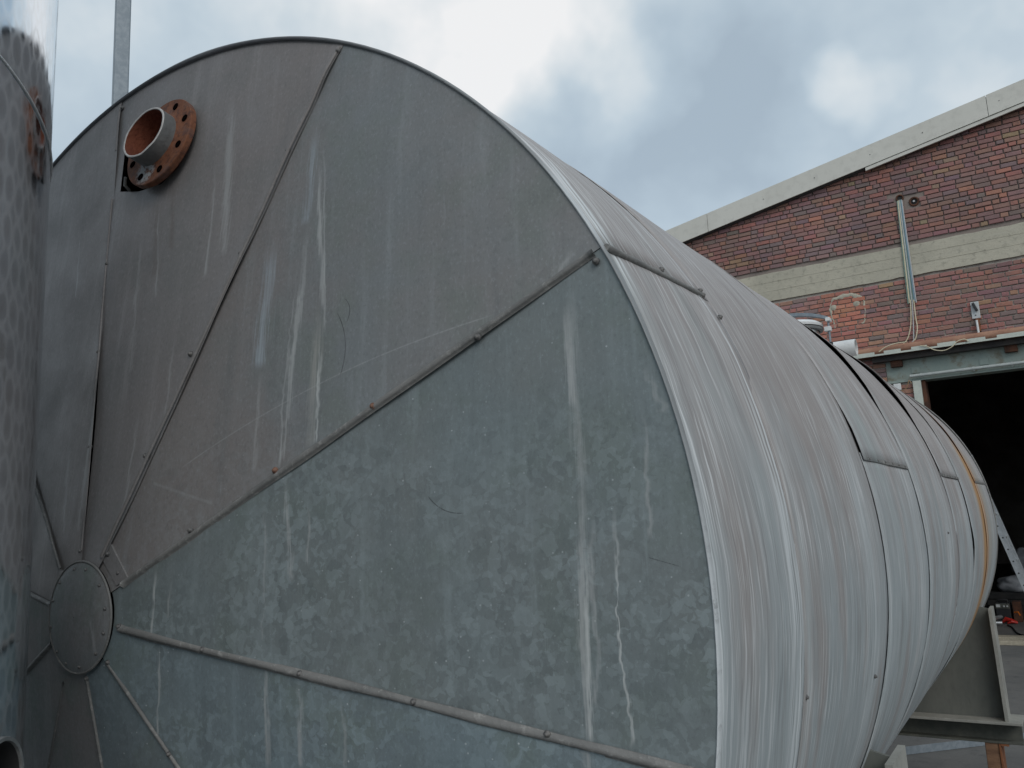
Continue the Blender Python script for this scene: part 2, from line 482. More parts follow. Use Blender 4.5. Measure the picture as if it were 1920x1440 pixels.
def mat_side(name, seed, rust=None, white=(), tone=1.0):
    """cladding seen from the side: streaks run round the barrel. UV = (y/R, angle in radians)"""
    m, k, b = new_mat(name)
    uv = k.n('ShaderNodeUVMap', uv_map='UVMap').outputs[0]
    u, t, _ = k.sep(uv)
    wob = k.m('MULTIPLY', k.m('SUBTRACT', k.noise(k.comb(k.m('MULTIPLY', u, 3), k.m('MULTIPLY', t, 3), seed), 1, 4, .6), .5), .05)
    u2 = k.m('ADD', u, wob)
    def run(fu, ft, s, det=5, ro=.62):
        return k.noise(k.comb(k.m('MULTIPLY', u2, fu), k.m('MULTIPLY', t, ft), seed + s), 1, det, ro)
    wide = run(6, 1.3, 1, 3); mid = run(21, 2.8, 2, 4, .7); finer = run(130, 4.0, 3, 3, .7); hair = run(330, 9, 4, 2)
    patch = k.noise(k.comb(k.m('MULTIPLY', u, 3.2), k.m('MULTIPLY', t, 4), seed + 9), 1, 3, .6)
    brown = (.325 * tone, .298 * tone, .288 * tone); blue = (.350 * tone, .388 * tone, .400 * tone); green = (.325 * tone, .360 * tone, .345 * tone)
    lo = k.smooth(k.m('ADD', t, k.m('MULTIPLY', k.m('SUBTRACT', wide, .5), 1.3)), .45, -.25)
    col = k.mix(lo, brown + (1,), blue + (1,))
    col = k.mix(k.m('MULTIPLY', k.smooth(wide, .50, .66), .75), col, brown + (1,))
    col = k.mix(k.m('MULTIPLY', k.smooth(wide, .42, .25), .45), col, green + (1,))
    col = k.mix(k.m('MULTIPLY', k.smooth(mid, .54, .74), .36), col, (.58, .60, .605, 1))
    col = k.mix(k.m('MULTIPLY', k.smooth(mid, .46, .30), .40), col, (.215, .20, .195, 1))
    col = k.mix(k.m('MULTIPLY', k.m('MULTIPLY', k.smooth(finer, .53, .66), k.lin(patch, .3, .65, .25, 1)), .70), col, (.70, .715, .72, 1))
    col = k.mix(k.m('MULTIPLY', k.smooth(finer, .45, .33), .42), col, (.17, .17, .172, 1))
    col = k.mix(k.m('MULTIPLY', k.m('MULTIPLY', k.smooth(hair, .56, .68), k.smooth(patch, .35, .6)), .60), col, (.6, .61, .61, 1))
    for (uc, wd, amt, tlo, thi) in white:
        d = k.m('ABSOLUTE', k.m('SUBTRACT', u2, uc))
        band = k.smooth(k.m('DIVIDE', d, wd), 1.0, .1)
        rng = k.m('MULTIPLY', k.smooth(t, rad(thi) + .15, rad(thi) - .1), k.smooth(t, rad(tlo) - .1, rad(tlo) + .1))
        tex = k.smooth(finer, .36, .6)
        col = k.mix(k.m('MULTIPLY', k.m('MULTIPLY', band, rng), k.m('MULTIPLY', tex, amt)), col, (.66, .69, .70, 1))
    if rust:
        for (uc, wd, amt, thi, c) in rust:
            d = k.m('ABSOLUTE', k.m('SUBTRACT', u2, uc))
            band = k.smooth(k.m('DIVIDE', d, k.m('MULTIPLY', wd, k.lin(finer, .3, .7, .5, 1.4))), 1.0, .05)
            rng = k.smooth(t, rad(thi) + .05, rad(thi) - .12)
            col = k.mix(k.m('MULTIPLY', k.m('MULTIPLY', band, rng), amt), col, c + (1,))
    bmp = k.noise(k.comb(k.m('MULTIPLY', u, 70), k.m('MULTIPLY', t, 2.4), seed), 1, 2, .6)
    fin(k, b, col, k.lin(mid, .3, .7, .66, .52), .06, bmp, .05, .003, .4)
    return m

# ------------------------------------------------------------------ ground
W = 9.7 * R                        # plane of the hall's gable wall
g = MB().add([(-300, -300, 0), (300, -300, 0), (300, 300, 0), (-300, 300, 0)], [(0, 1, 2, 3)]).build('ground', M_ground)
g['kind'] = 'structure'

# ------------------------------------------------------------------ brick hall
def mat_brick(name, objcol):
    m, k, b = new_mat(name)
    v = k.n('ShaderNodeTexCoord').outputs['Object'] if not objcol else k.n('ShaderNodeNewGeometry').outputs['Position']
    if objcol:
        c = k.n('ShaderNodeObjectInfo').outputs['Color']
    else:
        a = k.n('ShaderNodeAttribute'); a.attribute_name = 'brick_colour'; c = a.outputs['Color']
    n1 = k.noise(v, 16, 5, .65); n2 = k.noise(v, 70, 4, .65); n3 = k.noise(v, 2.1, 4, .6)
    col = k.mix(k.m('MULTIPLY', k.smooth(n1, .5, .72), .45), c, (.14, .105, .105, 1))
    col = k.mix(k.m('MULTIPLY', k.smooth(n2, .56, .74), .30), col, (.40, .33, .30, 1))
    col = k.mix(k.m('MULTIPLY', k.smooth(n3, .55, .72), .40), col, (.15, .12, .125, 1))
    fin(k, b, col, .9, 0, k.m('ADD', n2, n1), .5, .008, .25)
    return m
M_brick = mat_brick('brick', True)
M_brickfar = mat_brick('brick_rest', False)
def mat_mortar():
    m, k, b = new_mat('mortar')
    v = objco(k)
    z = k.sep(k.n('ShaderNodeNewGeometry').outputs['Position'])[2]
    n1 = k.noise(v, 3, 5, .6); n2 = k.noise(v, 60, 3, .6)
    up = k.smooth(k.m('ADD', z, k.m('MULTIPLY', k.m('SUBTRACT', n1, .5), 1.2)), 4.8, 5.4)
    col = k.mix(up, (.46, .42, .37, 1), (.26, .215, .19, 1))
    col = k.mix(k.m('MULTIPLY', k.smooth(n1, .5, .7), .5), col, (.15, .125, .115, 1))
    fin(k, b, col, .95, 0, n2, .5, .006)
    return m
M_mortar = mat_mortar()
def mat_concrete():
    m, k, b = new_mat('board_marked_concrete')
    v = objco(k)
    x, y, z = k.sep(v)
    n1 = k.noise(v, 2.2, 6, .62); n2 = k.noise(v, 13, 6, .68); n3 = k.noise(v, 90, 3, .6)
    nb = k.noise(k.scale(v, (1.2, 1, 22)), 1, 3, .6)
    col = k.mix(k.smooth(n1, .32, .68), (.52, .48, .385, 1), (.44, .41, .33, 1))
    col = k.mix(k.m('MULTIPLY', k.smooth(n2, .50, .72), .6), col, (.20, .185, .15, 1))
    col = k.mix(k.m('MULTIPLY', k.smooth(nb, .55, .7), .3), col, (.55, .52, .44, 1))
    col = k.mix(k.m('MULTIPLY', k.smooth(n3, .66, .74), .6), col, (.06, .055, .05, 1))
    fin(k, b, col, .9, 0, k.m('ADD', n2, k.m('MULTIPLY', n3, .6)), .5, .012)
    return m
M_conc = mat_concrete()
M_fascia = simple('beige_fascia_sheet', (.62, .60, .54), (.66, .64, .58), .5, 0, 1.3, .03)
def mat_lintel():
    m, k, b = new_mat('grey_green_painted_lintel')
    v = objco(k)
    n1 = k.noise(v, 4.5, 6, .65); n2 = k.noise(v, 30, 4, .65)
    col = k.mix(k.smooth(n1, .3, .7), (.26, .32, .295, 1), (.31, .36, .325, 1))
    col = k.mix(k.m('MULTIPLY', k.smooth(n1, .52, .7), .7), col, (.15, .10, .045, 1))
    col = k.mix(k.m('MULTIPLY', k.smooth(n2, .6, .72), .5), col, (.12, .06, .03, 1))
    fin(k, b, col, .6, 0, n2, .25, .006)
    return m
M_lintel = mat_lintel()
M_rail = simple('pale_green_rail_paint', (.50, .53, .48), (.58, .60, .53), .55, 0, 6, .12)
M_brownpipe = simple('rusty_brown_pipe', (.30, .15, .10), (.38, .21, .14), .8, 0, 5, .25)

def wp(x, y, off=0.0):
    return at_y(x, y, W - off)
FO = .14                                  # how far the fascia stands off the wall
fA = wp(1255, 430, FO); fB = wp(1920, 148, FO)
slope = (fB.z - fA.z) / (fB.x - fA.x)
def roof_z(x):                            # top edge of the fascia
    return fA.z + slope * (x - fA.x)
XL, XR = -7.5, 9.0
band_t = wp(1600, 482).z; band_b = wp(1640, 530).z
door_x = wp(1727, 712).x; door_z = wp(1760, 710).z; DOOR_R = door_x + 4.4
led_z = at_y(1753, 652, W - .26).z        # underside of the ledge over the door

hall = thing('brick_building', 'old brick hall with sloping beige fascia and a wide dark doorway', 'building', (1.0, W + .2, 0))
wall = MB()
def wall_slab(x0, x1, z0, z1t, z1=None):
    """front slab with a sloping top (z1t True) or flat"""
    a = roof_z(x0) - .1 if z1t else z1
    c = roof_z(x1) - .1 if z1t else z1
    wall.prism([(x0, z0), (x1, z0), (x1, c), (x0, a)], W + .0, W + .32)
wall_slab(XL, door_x, 0, True)
wall_slab(door_x, DOOR_R, door_z + .02, True)
wall_slab(DOOR_R, XR, 0, True)
gw = wall.build('gable_wall', M_mortar, hall)
# concrete ring beam, a little proud of the brick
cb = MB()
xs = [XL + i * .11 for i in range(int((XR - XL) / .11) + 1)]
for i in range(len(xs) - 1):
    def edge(x, s): return (noise.noise(Vector((x * 5, s, 0))) * .010 + noise.noise(Vector((x * 17, s, 3))) * .007)
    x0, x1 = xs[i], xs[i + 1]
    vs = []
    for yy in (W - .030, W + .02):
        vs += [(x0, yy, band_b + edge(x0, 1)), (x1, yy, band_b + edge(x1, 1)), (x1, yy, band_t + edge(x1, 7)), (x0, yy, band_t + edge(x0, 7))]
    cb.add(vs, [(0, 1, 2, 3), (0, 4, 5, 1), (3, 2, 6, 7)])
cb.build('concrete_band', M_conc, hall)
# board marks: thin ridges left by the shuttering
for zz_ in (.36, .68):
    bmk = MB()
    for i in range(0, len(xs) - 1, 3):
        if True:
            z = band_b + (band_t - band_b) * zz_
            bmk.box((xs[i], W - .0325 - random.random() * .0015, z - .0022), (xs[min(i + 3, len(xs) - 1)] + .002, W - .0305, z + .0022 + random.random() * .002))
    bmk.build('board_mark', M_conc, hall)

# bricks
PITCH_B, JOINT = .0675, .0125
def brick_geo(l, h, d, seed, ch=.004):
    rnd = random.Random(seed)
    j = lambda a: rnd.uniform(-a, a)
    out = [(-l / 2 + j(.002), 0, -h / 2 + j(.002)), (l / 2 + j(.002), 0, -h / 2 + j(.002)), (l / 2 + j(.002), 0, h / 2 + j(.002)), (-l / 2 + j(.002), 0, h / 2 + j(.002))]
    mid = [(x, -d + ch * .8 + j(.001), z) for x, y, z in out]
    c = ch + rnd.random() * .003
    inn = [(x - math.copysign(c + rnd.random() * .004, x), -d + j(.0015), z - math.copysign(c * .8 + rnd.random() * .002, z)) for x, y, z in out]
    vs = out + mid + inn
    fs = [(8, 9, 10, 11)]
    for i in range(4):
        k2 = (i + 1) % 4
        fs.append((i, k2, 4 + k2, 4 + i)); fs.append((4 + i, 4 + k2, 8 + k2, 8 + i))
    return vs, fs
BD = .024
brick_mesh = {}
for kind, L in (('s', .185), ('h', .086)):
    for s_ in range(10):
        vs, fs = brick_geo(L, PITCH_B - JOINT, BD, s_ + (100 if kind == 'h' else 0))
        me = bpy.data.meshes.new('brick')
        me.from_pydata(vs, [], fs); me.materials.append(M_brick)
        brick_mesh[kind, s_] = me
patch_c = wp(1590, 585); patch_rx, patch_rz = .24, .26
holes = [(wp(1714, 378), .07), (wp(1687, 372), .055)]
def brick_colour(x, z):
    n = noise.noise(Vector((x * .55, z * .7, 2.0))) + .5 * noise.noise(Vector((x * 1.7, z * 2.2, 6.0)))
    rr = random.random()
    if z > band_b:
        base = random.choice([(.275, .150, .132), (.250, .148, .138), (.300, .150, .122), (.235, .150, .145), (.285, .155, .130)])
        if rr < .05: base = (.36, .175, .135)
        elif rr < .08: base = (.30, .205, .14)
        elif rr < .20: base = (.205, .148, .142)
        kf = .95 + .22 * n
    else:
        base = random.choice([(.300, .150, .130), (.330, .158, .130), (.250, .150, .142), (.280, .150, .135), (.320, .152, .125)])
        if rr < .16: base = (.205, .145, .135)
        elif rr < .21: base = (.34, .195, .135)
        kf = 1.0 + .2 * n
        if x < wp(1620, 590).x and x > wp(1530, 600).x: base, kf = (.36, .165, .125), .85 + random.random() * .3
    q = ((x - patch_c.x) / patch_rx) ** 2 + ((z - patch_c.z) / patch_rz) ** 2
    if q < 1: base, kf = (.44, .19, .13), .85 + random.random() * .3
    return tuple(max(.03, c * 1.2 * kf * random.uniform(.92, 1.08)) for c in base)
LX_WEB = wp(1662, 690).x; POST_X = wp(1712, 716).x
bricks = []
row = 0
z = PITCH_B / 2
while z < roof_z(XR):
    x = XL + random.uniform(0, .1)
    k = row
    while x < XR:
        upper = z > band_t
        if upper: kind = 'h' if (random.random() < .42) else 's'
        else: kind = 'h' if (random.random() < .16) else 's'
        L0 = .185 if kind == 's' else .086
        L = L0 * random.uniform(.95, 1.05)
        lim = LX_WEB if led_z - .6 < z < led_z + .02 else None
        if z < door_z - .02: lim = POST_X
        if lim and x < lim - .03 and x + L > lim - .008: L = lim - .008 - x
        xc = x + L / 2
        x += L + JOINT * random.uniform(.8, 1.3)
        if z > roof_z(xc) - .14: continue
        if band_b - .03 < z < band_t + .03: continue
        if LX_WEB - .004 < xc + L / 2 and xc - L / 2 < DOOR_R + .3 and door_z - .02 < z < led_z + .02: continue
        if POST_X - .004 < xc + L / 2 and xc - L / 2 < DOOR_R and z < door_z + .06: continue
        if any((xc - h.x) ** 2 / (r_ + L * .35) ** 2 + (z - h.z) ** 2 / (r_ + .02) ** 2 < 1 for h, r_ in holes): continue
        px_, py_, dz = project((xc, W, z))
        d = ray(px_, py_)
        o_ = CAM - Vector((0, 0, HC))
        cl = abs(o_.x * d.z - o_.z * d.x) / math.hypot(d.x, d.z) / R
        vis = 0 < px_ < 1920 and 0 < py_ < 1440 and cl > .99
        bricks.append((xc, z, L, kind, vis, L / dz))
    row += 1
    z += PITCH_B
vis = [b for b in bricks if b[4]]
vis.sort(key=lambda b: -b[5])
single = set(id(b) for b in vis[:298])
fv, ff, fc = [], [], []
for b in bricks:
    xc, z, L, kind, v_, _ = b
    colr = brick_colour(xc, z)
    out = random.uniform(-.005, .005) + (.004 if z > band_t else 0)
    sag = noise.noise(Vector((xc * .8, z * 2, 4))) * .009 + random.uniform(-.0025, .0025)
    s_ = random.randrange(10)
    if id(b) in single:
        o = inst('brick', brick_mesh[kind, s_], (xc, W + .004 - out, z + sag), gw, (0, random.uniform(-.022, .022), random.uniform(-.03, .03)), (L / (.185 if kind == 's' else .086), 1, 1))
        o.color = colr + (1,)
    else:
        vs, fs = brick_geo(L, PITCH_B - JOINT, BD, s_)
        k0 = len(fv)
        fv += [(xc + a, W + .004 - out + b_, z + sag + c) for a, b_, c in vs]
        ff += [tuple(i + k0 for i in f) for f in fs]
        fc += [colr + (1,)] * len(vs)
ro = raw('brickwork', fv, ff, M_brickfar, gw)
ro['kind'] = 'stuff'
ca = ro.data.color_attributes.new('brick_colour', 'FLOAT_COLOR', 'POINT')
ca.data.foreach_set('color', [c for q in fc for c in q])

# mortar smeared round the bricked-up vent
sm = MB(); N = 96
ring = []
for i in range(N):
    a = 2 * math.pi * i / N
    if -2.2 < (a if a < math.pi else a - 2 * math.pi) < -1.0: pass
    e = 1 + .14 * noise.noise(Vector((math.cos(a) * 2, math.sin(a) * 2, 9))) + .06 * noise.noise(Vector((math.cos(a) * 9, math.sin(a) * 9, 4)))
    sx = patch_rx * (abs(math.cos(a)) ** .7) * math.copysign(1, math.cos(a)) * e
    sz = patch_rz * (abs(math.sin(a)) ** .7) * math.copysign(1, math.sin(a)) * e
    ring.append((sx, sz, a))
vs = []; fs = []
for sx, sz, a in ring:
    wd = .055 + .10 * noise.noise(Vector((math.cos(a) * 4, math.sin(a) * 4, 2))) + (.13 * max(0, math.sin(a)) if math.cos(a) > -.6 else .02)
    wd = max(.03, wd)
    for sc, dp in ((1 - wd, .014), (1 - wd * .7, .0235), (1 + wd * .2, .0225), (1 + wd * .4, .012)):
        vs.append((patch_c.x + sx * sc, W - dp, patch_c.z + sz * sc))
for i in range(N):
    j = (i + 1) % N
    if .62 < i / N < .86: continue            # the ring is open at the bottom
    for q in range(3): fs.append((i * 4 + q, j * 4 + q, j * 4 + q + 1, i * 4 + q + 1))
raw('mortar_patch', vs, fs, M_conc, hall, True)
for a_, c_ in ((1563, 577), (1606, 569)):
    q = wp(a_, c_)
    MB().lathe((q.x, W - .016, q.z), [(.001, -.012), (.028, -.010), (.048, .0), (.05, .01)], 9, (0, 1, 0)).build('mortar_dab', M_conc, hall, True)
# sleeve rings of the two cable holes
for h, r_ in holes:
    MB().lathe((h.x, W - .012, h.z), [(r_ * .62, .0), (r_ * .8, -.008), (r_, .0), (r_, .2), (r_ * .62, .2)], 20, (0, 1, 0), True).build('wall_sleeve', M_rustdark, hall, True)
    MB().lathe((h.x, W - .002, h.z), [(.001, 0), (r_ * .62, 0)], 20, (0, 1, 0)).build('sleeve_end', M_dark, hall)
h = holes[0][0]
MB().tube([(h.x, W - .03, h.z), (h.x, W + .01, h.z)], .014, 10).build('cable_end', M_grey, hall, True)

# fascia sheets with joints, and the drip lip under them
def fascia(x0, x1, name, z0, z1, y0, y1, mat):
    mb = MB(); n = 10
    vs = []; fs = []
    for i in range(n + 1):
        x = x0 + (x1 - x0) * i / n
        zt = roof_z(x); wv = .004 * noise.noise(Vector((x * 1.3, z0, 0)))
        vs += [(x, y0 + wv, zt + z0), (x, y0 + wv * .3, zt + z1), (x, y1, zt + z1), (x, y1, zt + z0)]
    for i in range(n):
        a = i * 4; c = a + 4
        for q in range(4):
            fs.append((a + q, c + q, c + (q + 1) % 4, a + (q + 1) % 4))
    fs += [(0, 1, 2, 3), (n * 4 + 3, n * 4 + 2, n * 4 + 1, n * 4)]
    return mb.add(vs, fs).build(name, mat, hall)
fh = (roof_z(wp(1600, 322, FO).x) - wp(1600, 322, FO).z)
jx = [XL - .3, wp(1325, 400, FO).x - 2.6, wp(1325, 400, FO).x, wp(1848, 180, FO).x, wp(1848, 180, FO).x + 3.4, XR]
for i in range(len(jx) - 1):
    fascia(jx[i] + .003, jx[i + 1] - .003, 'fascia_sheet', -fh, 0, W - FO - (.002 if i % 2 else 0), W - FO + .02, M_fascia)
lx = wp(1622, 314, FO).x
fascia(lx, XR, 'fascia_lip', -fh - .055, -fh - .006, W - FO + .012, W - FO + .04, M_fascia)
fascia(XL - .3, XR, 'eaves_board', -fh - .01, -.03, W - FO + .045, W + .0, M_roof)
fascia(XL - .3, XR, 'roof_deck', -.20, -.012, W - FO + .03, W + 18, M_roof)
for px_ in (1430, 1530, 1640, 1745, 1900):
    x = wp(px_, 360, FO).x
    inst('fascia_screw', None, (0, 0, 0)) if False else MB().lathe((x, W - FO - .003, roof_z(x) - fh * .5), [(.001, -.004), (.006, -.003), (.008, .002)], 8, (0, 1, 0)).build('fascia_screw', M_screw, hall, True)
# hall interior
hb = MB()
hb.box((XL, W + 17, 0), (XR, W + 17.3, 9)); hb.box((XL, W + .32, 0), (XL + .3, W + 17, 7.5)); hb.box((XR - .3, W + .32, 0), (XR, W + 17, 9))
hb.build('hall_inner_wall', M_plaster, hall)

# lintel over the doorway
xl0 = wp(1662, 690).x
MB().box((xl0, W - .012, door_z + .03), (DOOR_R + .3, W + .2, led_z)).build('lintel_web', M_lintel, hall)
MB().box((xl0 - .001, W - .05, door_z + .004), (DOOR_R + .3, W + .2, door_z + .032)).build('lintel_bottom_flange', M_lintel, hall)
MB().box((wp(1560, 690).x, W - .255, led_z), (DOOR_R + .3, W + .05, led_z + .018)).build('ledge_plate', M_rustdark, hall)
MB().box((wp(1640, 690).x, W - .15, led_z - .075), (DOOR_R + .3, W - .0125, led_z - .0005)).build('ledge_shade_bar', M_ledgeshade, hall)  # added dark bar: the ledge's shadow band on the lintel, put in as colour
lipm = MB()
l0, l1 = at_y(1600, 668, W - .26).x, DOOR_R + .3
slots = [(1638, 1656), (1688, 1708), (1738, 1758), (1793, 1815), (1850, 1872)]
sx = [(at_y(a, 650, W - .26).x, at_y(c, 650, W - .26).x) for a, c in slots]
lipm.box((l0, W - .268, led_z - .004), (l1, W - .256, led_z + .020))
e0 = l0
for a, c in sx + [(l1, l1)]:
    lipm.box((e0, W - .268, led_z + .0205), (a, W - .256, led_z + .055)); e0 = c
lipm.build('ledge_lip', M_rail, hall)
MB().tube([(l0 - .3, W - .10, led_z + .085), (DOOR_R, W - .10, led_z + .080)], .066, 14).build('rusty_pipe', M_brownpipe, hall, True)
# rusted brackets on the lintel
for a in (1682, 1900):
    x = wp(a, 680).x
    MB().box((x - .075, W - .10, led_z - .165), (x + .075, W - .0125, led_z - .0755)).build('rusted_bracket', M_rustdark, hall, bevel=.006)
for a, c in ((1717, 694), (1845, 678)):
    q = wp(a, c)
    MB().box((q.x - .055, W - .022, q.z - .045), (q.x + .055, W - .0125, q.z + .045)).build('lintel_plate', M_lintel, hall, bevel=.003)
# door frame post and conduit
post_l = wp(1712, 716).x
MB().box((post_l, W - .075, 0), (door_x, W + .12, door_z)).build('door_post', M_rail, hall, bevel=.004)
MB().box((door_x + .002, W - .02, 0), (door_x + .05, W + .25, door_z)).build('door_stop', M_rustdark, hall)
cz = at_y(1760, 699, W - .09).z
MB().tube([(post_l - .02, W - .09, cz), (DOOR_R, W - .09, cz)], .022, 12).build('conduit_pipe', M_conduit, hall, True)
for a in (1726, 1826, 1900):
    x = at_y(a, 695, W - .09).x
    MB().lathe((x, W - .09, cz), [(.027, -.012), (.027, .012)], 12, (1, 0, 0)).box((x - .012, W - .09, cz - .034), (x + .012, W - .045, cz - .020)).build('conduit_clip', M_conduit, hall)

# cable bundle coming out of the wall
top = wp(1686, 374, .05); bot = wp(1710, 566, .05)
cbt = thing('cable_bundle', 'bundle of straight green, grey and blue cables hanging down the brick gable', 'cables', (bot.x, W - .05, bot.z))
ncab = 7
for i, mt in enumerate((M_green, M_cream, M_green, M_grey, M_green, M_blue, M_grey)):
    t = (i - (ncab - 1) / 2) / ncab
    pts = [(top.x + t * .05, W + .03, top.z + .02), (top.x + t * .07, W - .035, top.z - .02)]
    for j in range(1, 9):
        s = j / 8
        pts.append((top.x + (bot.x - top.x) * s + t * (.07 + .05 * s), W - .045 - .006 * (i % 2), top.z - .02 + (bot.z + .01 * (i % 3) - top.z) * s))
    MB().tube(pts, .0088, 8).build('cable', mt, cbt, True)
def loose(name, label, pxs, mat, r_=.0075, off=.06):
    pts = [wp(a, c, off) for a, c in pxs]
    sm_ = []
    for i in range(len(pts) - 1):
        p0 = pts[max(i - 1, 0)]; p1 = pts[i]; p2 = pts[i + 1]; p3 = pts[min(i + 2, len(pts) - 1)]
        for q in range(6):
            t = q / 6
            sm_.append(.5 * ((2 * p1) + (p2 - p0) * t + (2 * p0 - 5 * p1 + 4 * p2 - p3) * t * t + (3 * p1 - p0 - 3 * p2 + p3) * t ** 3))
    sm_.append(pts[-1])
    o = MB().tube(sm_, r_, 8).build(name, mat, None, True)
    return tag(o, label, 'cable')
loose('loose_cable', 'yellow and cream cable ending leftmost below the wall bundle', [(1707, 562), (1708, 590), (1707, 615), (1700, 638), (1685, 650), (1672, 660)], M_cream)
loose('loose_cable', 'cream cable hanging in the middle below the wall bundle', [(1710, 562), (1712, 595), (1713, 630), (1712, 640), (1700, 648), (1692, 658)], M_grey)
loose('loose_cable', 'cream cable bowing out rightmost below the wall bundle', [(1713, 562), (1717, 595), (1720, 615), (1717, 634), (1712, 640)], M_cream)
loose('loose_cable', 'cream cable curling left along the rusty pipe', [(1700, 641), (1680, 644), (1662, 650), (1648, 660)], M_cream, off=.2)
loose('hanging_cable', 'pale thin cable sagging across the ledge over the doorway', [(1725, 648), (1737, 649), (1752, 656), (1770, 657), (1785, 650), (1795, 640), (1808, 636), (1816, 640)], M_cream, .006, .285)
loose('box_cable', 'brown cable looping from the small white box to the lintel', [(1688, 734), (1697, 730), (1702, 722), (1704, 713), (1709, 719)], M_brownc, .006, .10)

# switch on the wall
q = wp(1829, 582, .02)
sw = thing('wall_switch', 'grey switch plate with a dark lever on the bricks above the doorway', 'switch', (q.x, W - .01, q.z))
MB().box((q.x - .05, W - .045, q.z - .115), (q.x + .05, W - .012, q.z + .115)).build('plate', M_box, sw, bevel=.004)
MB().bar((q.x - .02, W - .07, q.z + .095), (q.x + .02, W - .075, q.z - .02), .035, .04, (0, -1, 0)).build('lever', M_black, sw, bevel=.006)
MB().box((q.x - .012, W - .052, q.z - .075), (q.x + .004, W - .0455, q.z - .065)).build('slot', M_black, sw)
MB().box((q.x - .01, W - .08, q.z - .30), (q.x + .035, W - .02, q.z - .125)).build('rusty_bracket', M_rust, sw, bevel=.003)
MB().tube([(q.x + .0, W - .095, q.z - .15), (q.x + .004, W - .10, q.z - .36)], .014, 10).build('tube', M_whitepaint, sw, True)
MB().lathe((q.x + .004, W - .10, q.z - .36), [(.012, .02), (.024, .01), (.026, -.02), (.014, -.035), (.012, -.07)], 12).build('gland', M_whitepaint, sw, True)
q = wp(1683, 726, .03)
jb = thing('junction_box', 'small white square junction box left of the door post', 'box', (q.x, W - .01, q.z))
MB().box((q.x - .048, W - .06, q.z - .048), (q.x + .048, W - .012, q.z + .048)).build('case', M_whitepaint, jb, bevel=.005)
MB().box((q.x - .042, W - .064, q.z - .042), (q.x + .042, W - .0605, q.z + .042)).build('cover', M_whitepaint, jb, bevel=.002)

# ------------------------------------------------------------------ things inside the doorway
thr = MB()
p0 = at_z(1905, 1203, .05)
for i, (dy, wd, zt) in enumerate(((0.0, .12, .05), (.42, .22, .045))):
    o = MB().box((door_x + .06, p0.y + dy, 0.0), (DOOR_R - .2, p0.y + dy + wd, zt)).build('threshold_plank', M_plank, None, bevel=.006)
    tag(o, ('narrow pale timber strip lying across the doorway floor', 'wide grey timber board lying behind the narrow strip in the doorway')[i], 'plank')
lad_y = p0.y + .25
a = at_y(1870, 985, lad_y); c = at_y(1924, 1106, lad_y)
lad = thing('ladder', 'aluminium ladder leaning in the dark doorway beside the tank', 'ladder', (c.x, lad_y, 0))
dirv = (a - c).normalized()
foot = c - dirv * (c.z / dirv.z); topl = a + dirv * 1.0
for s_ in (0, .38):
    ofs = Vector((.02 * (s_ > 0), s_ * 1.0, 0))
    rl = MB().bar(foot + ofs, topl + ofs, .070, .025, (0, 1, 0)).build('rail', M_alu, lad, bevel=.003)
    MB().bar(foot + ofs + Vector((.026, -.016, .012)), topl + ofs + Vector((.026, -.016, .012)), .012, .008, (0, 1, 0)).build('rail_flange', M_alu, rl)
L_ = (topl - foot).length
for i in range(int(L_ / .16)):
    pc = foot + dirv * (.12 + i * .16)
    if i % 2 == 0: MB().tube([pc + Vector((0, -.012, 0)), pc + Vector((.02, .39, 0))], .013, 8).build('rung', M_alu, lad, True)
    MB().lathe(pc + Vector((0, -.0135, 0)), [(.0005, 0), (.011, 0)], 10, (0, 1, 0)).build('rung_hole', M_black, lad)

def lump(name, label, cat, c, r3, mat, seed, amp=.25):
    bm = bmesh.new()
    bmesh.ops.create_icosphere(bm, subdivisions=4, radius=1)
    for v in bm.verts:
        n = noise.noise(v.co * 1.6 + Vector((seed, 0, 0))) * amp + noise.ridged_multi_fractal(v.co * 2.2 + Vector((seed, 3, 0)), 1, 2, 4, 1, 2) * .05
        p = v.co * (1 + n)
        p.z = max(p.z, -.72)
        v.co = Vector((p.x * r3[0], p.y * r3[1], (p.z + .72) * r3[2]))
    me = bpy.data.meshes.new(name); bm.to_mesh(me); bm.free()
    me.polygons.foreach_set('use_smooth', [True] * len(me.polygons))
    me.materials.append(mat)
    o = bpy.data.objects.new(name, me); COL.objects.link(o); o.location = c
    ORG[o] = Vector(c)
    return tag(o, label, cat)
my = p0.y + 1.6
q = at_z(1886, 1169, 0)
crate_y = q.y + .55
cr_t = at_y(1900, 1112, crate_y).z
cx_ = at_y(1910, 1112, crate_y).x
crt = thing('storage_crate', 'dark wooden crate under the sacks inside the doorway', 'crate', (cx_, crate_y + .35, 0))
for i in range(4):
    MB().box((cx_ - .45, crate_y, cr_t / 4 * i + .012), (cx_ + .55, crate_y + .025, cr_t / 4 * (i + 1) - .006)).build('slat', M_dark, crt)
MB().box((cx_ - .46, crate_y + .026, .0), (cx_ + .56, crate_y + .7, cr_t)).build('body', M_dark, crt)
lump('plastic_sack', 'flattened grey plastic sack lying on the dark crate', 'sack', (cx_ + .03, crate_y + .33, cr_t), (.36, .28, .15), M_sack, 3.0)
lump('plastic_sack', 'bulging blue grey plastic sack on top behind the ladder', 'sack', (cx_ + .22, crate_y + .42, cr_t + .2), (.26, .26, .27), M_sack, 8.0)
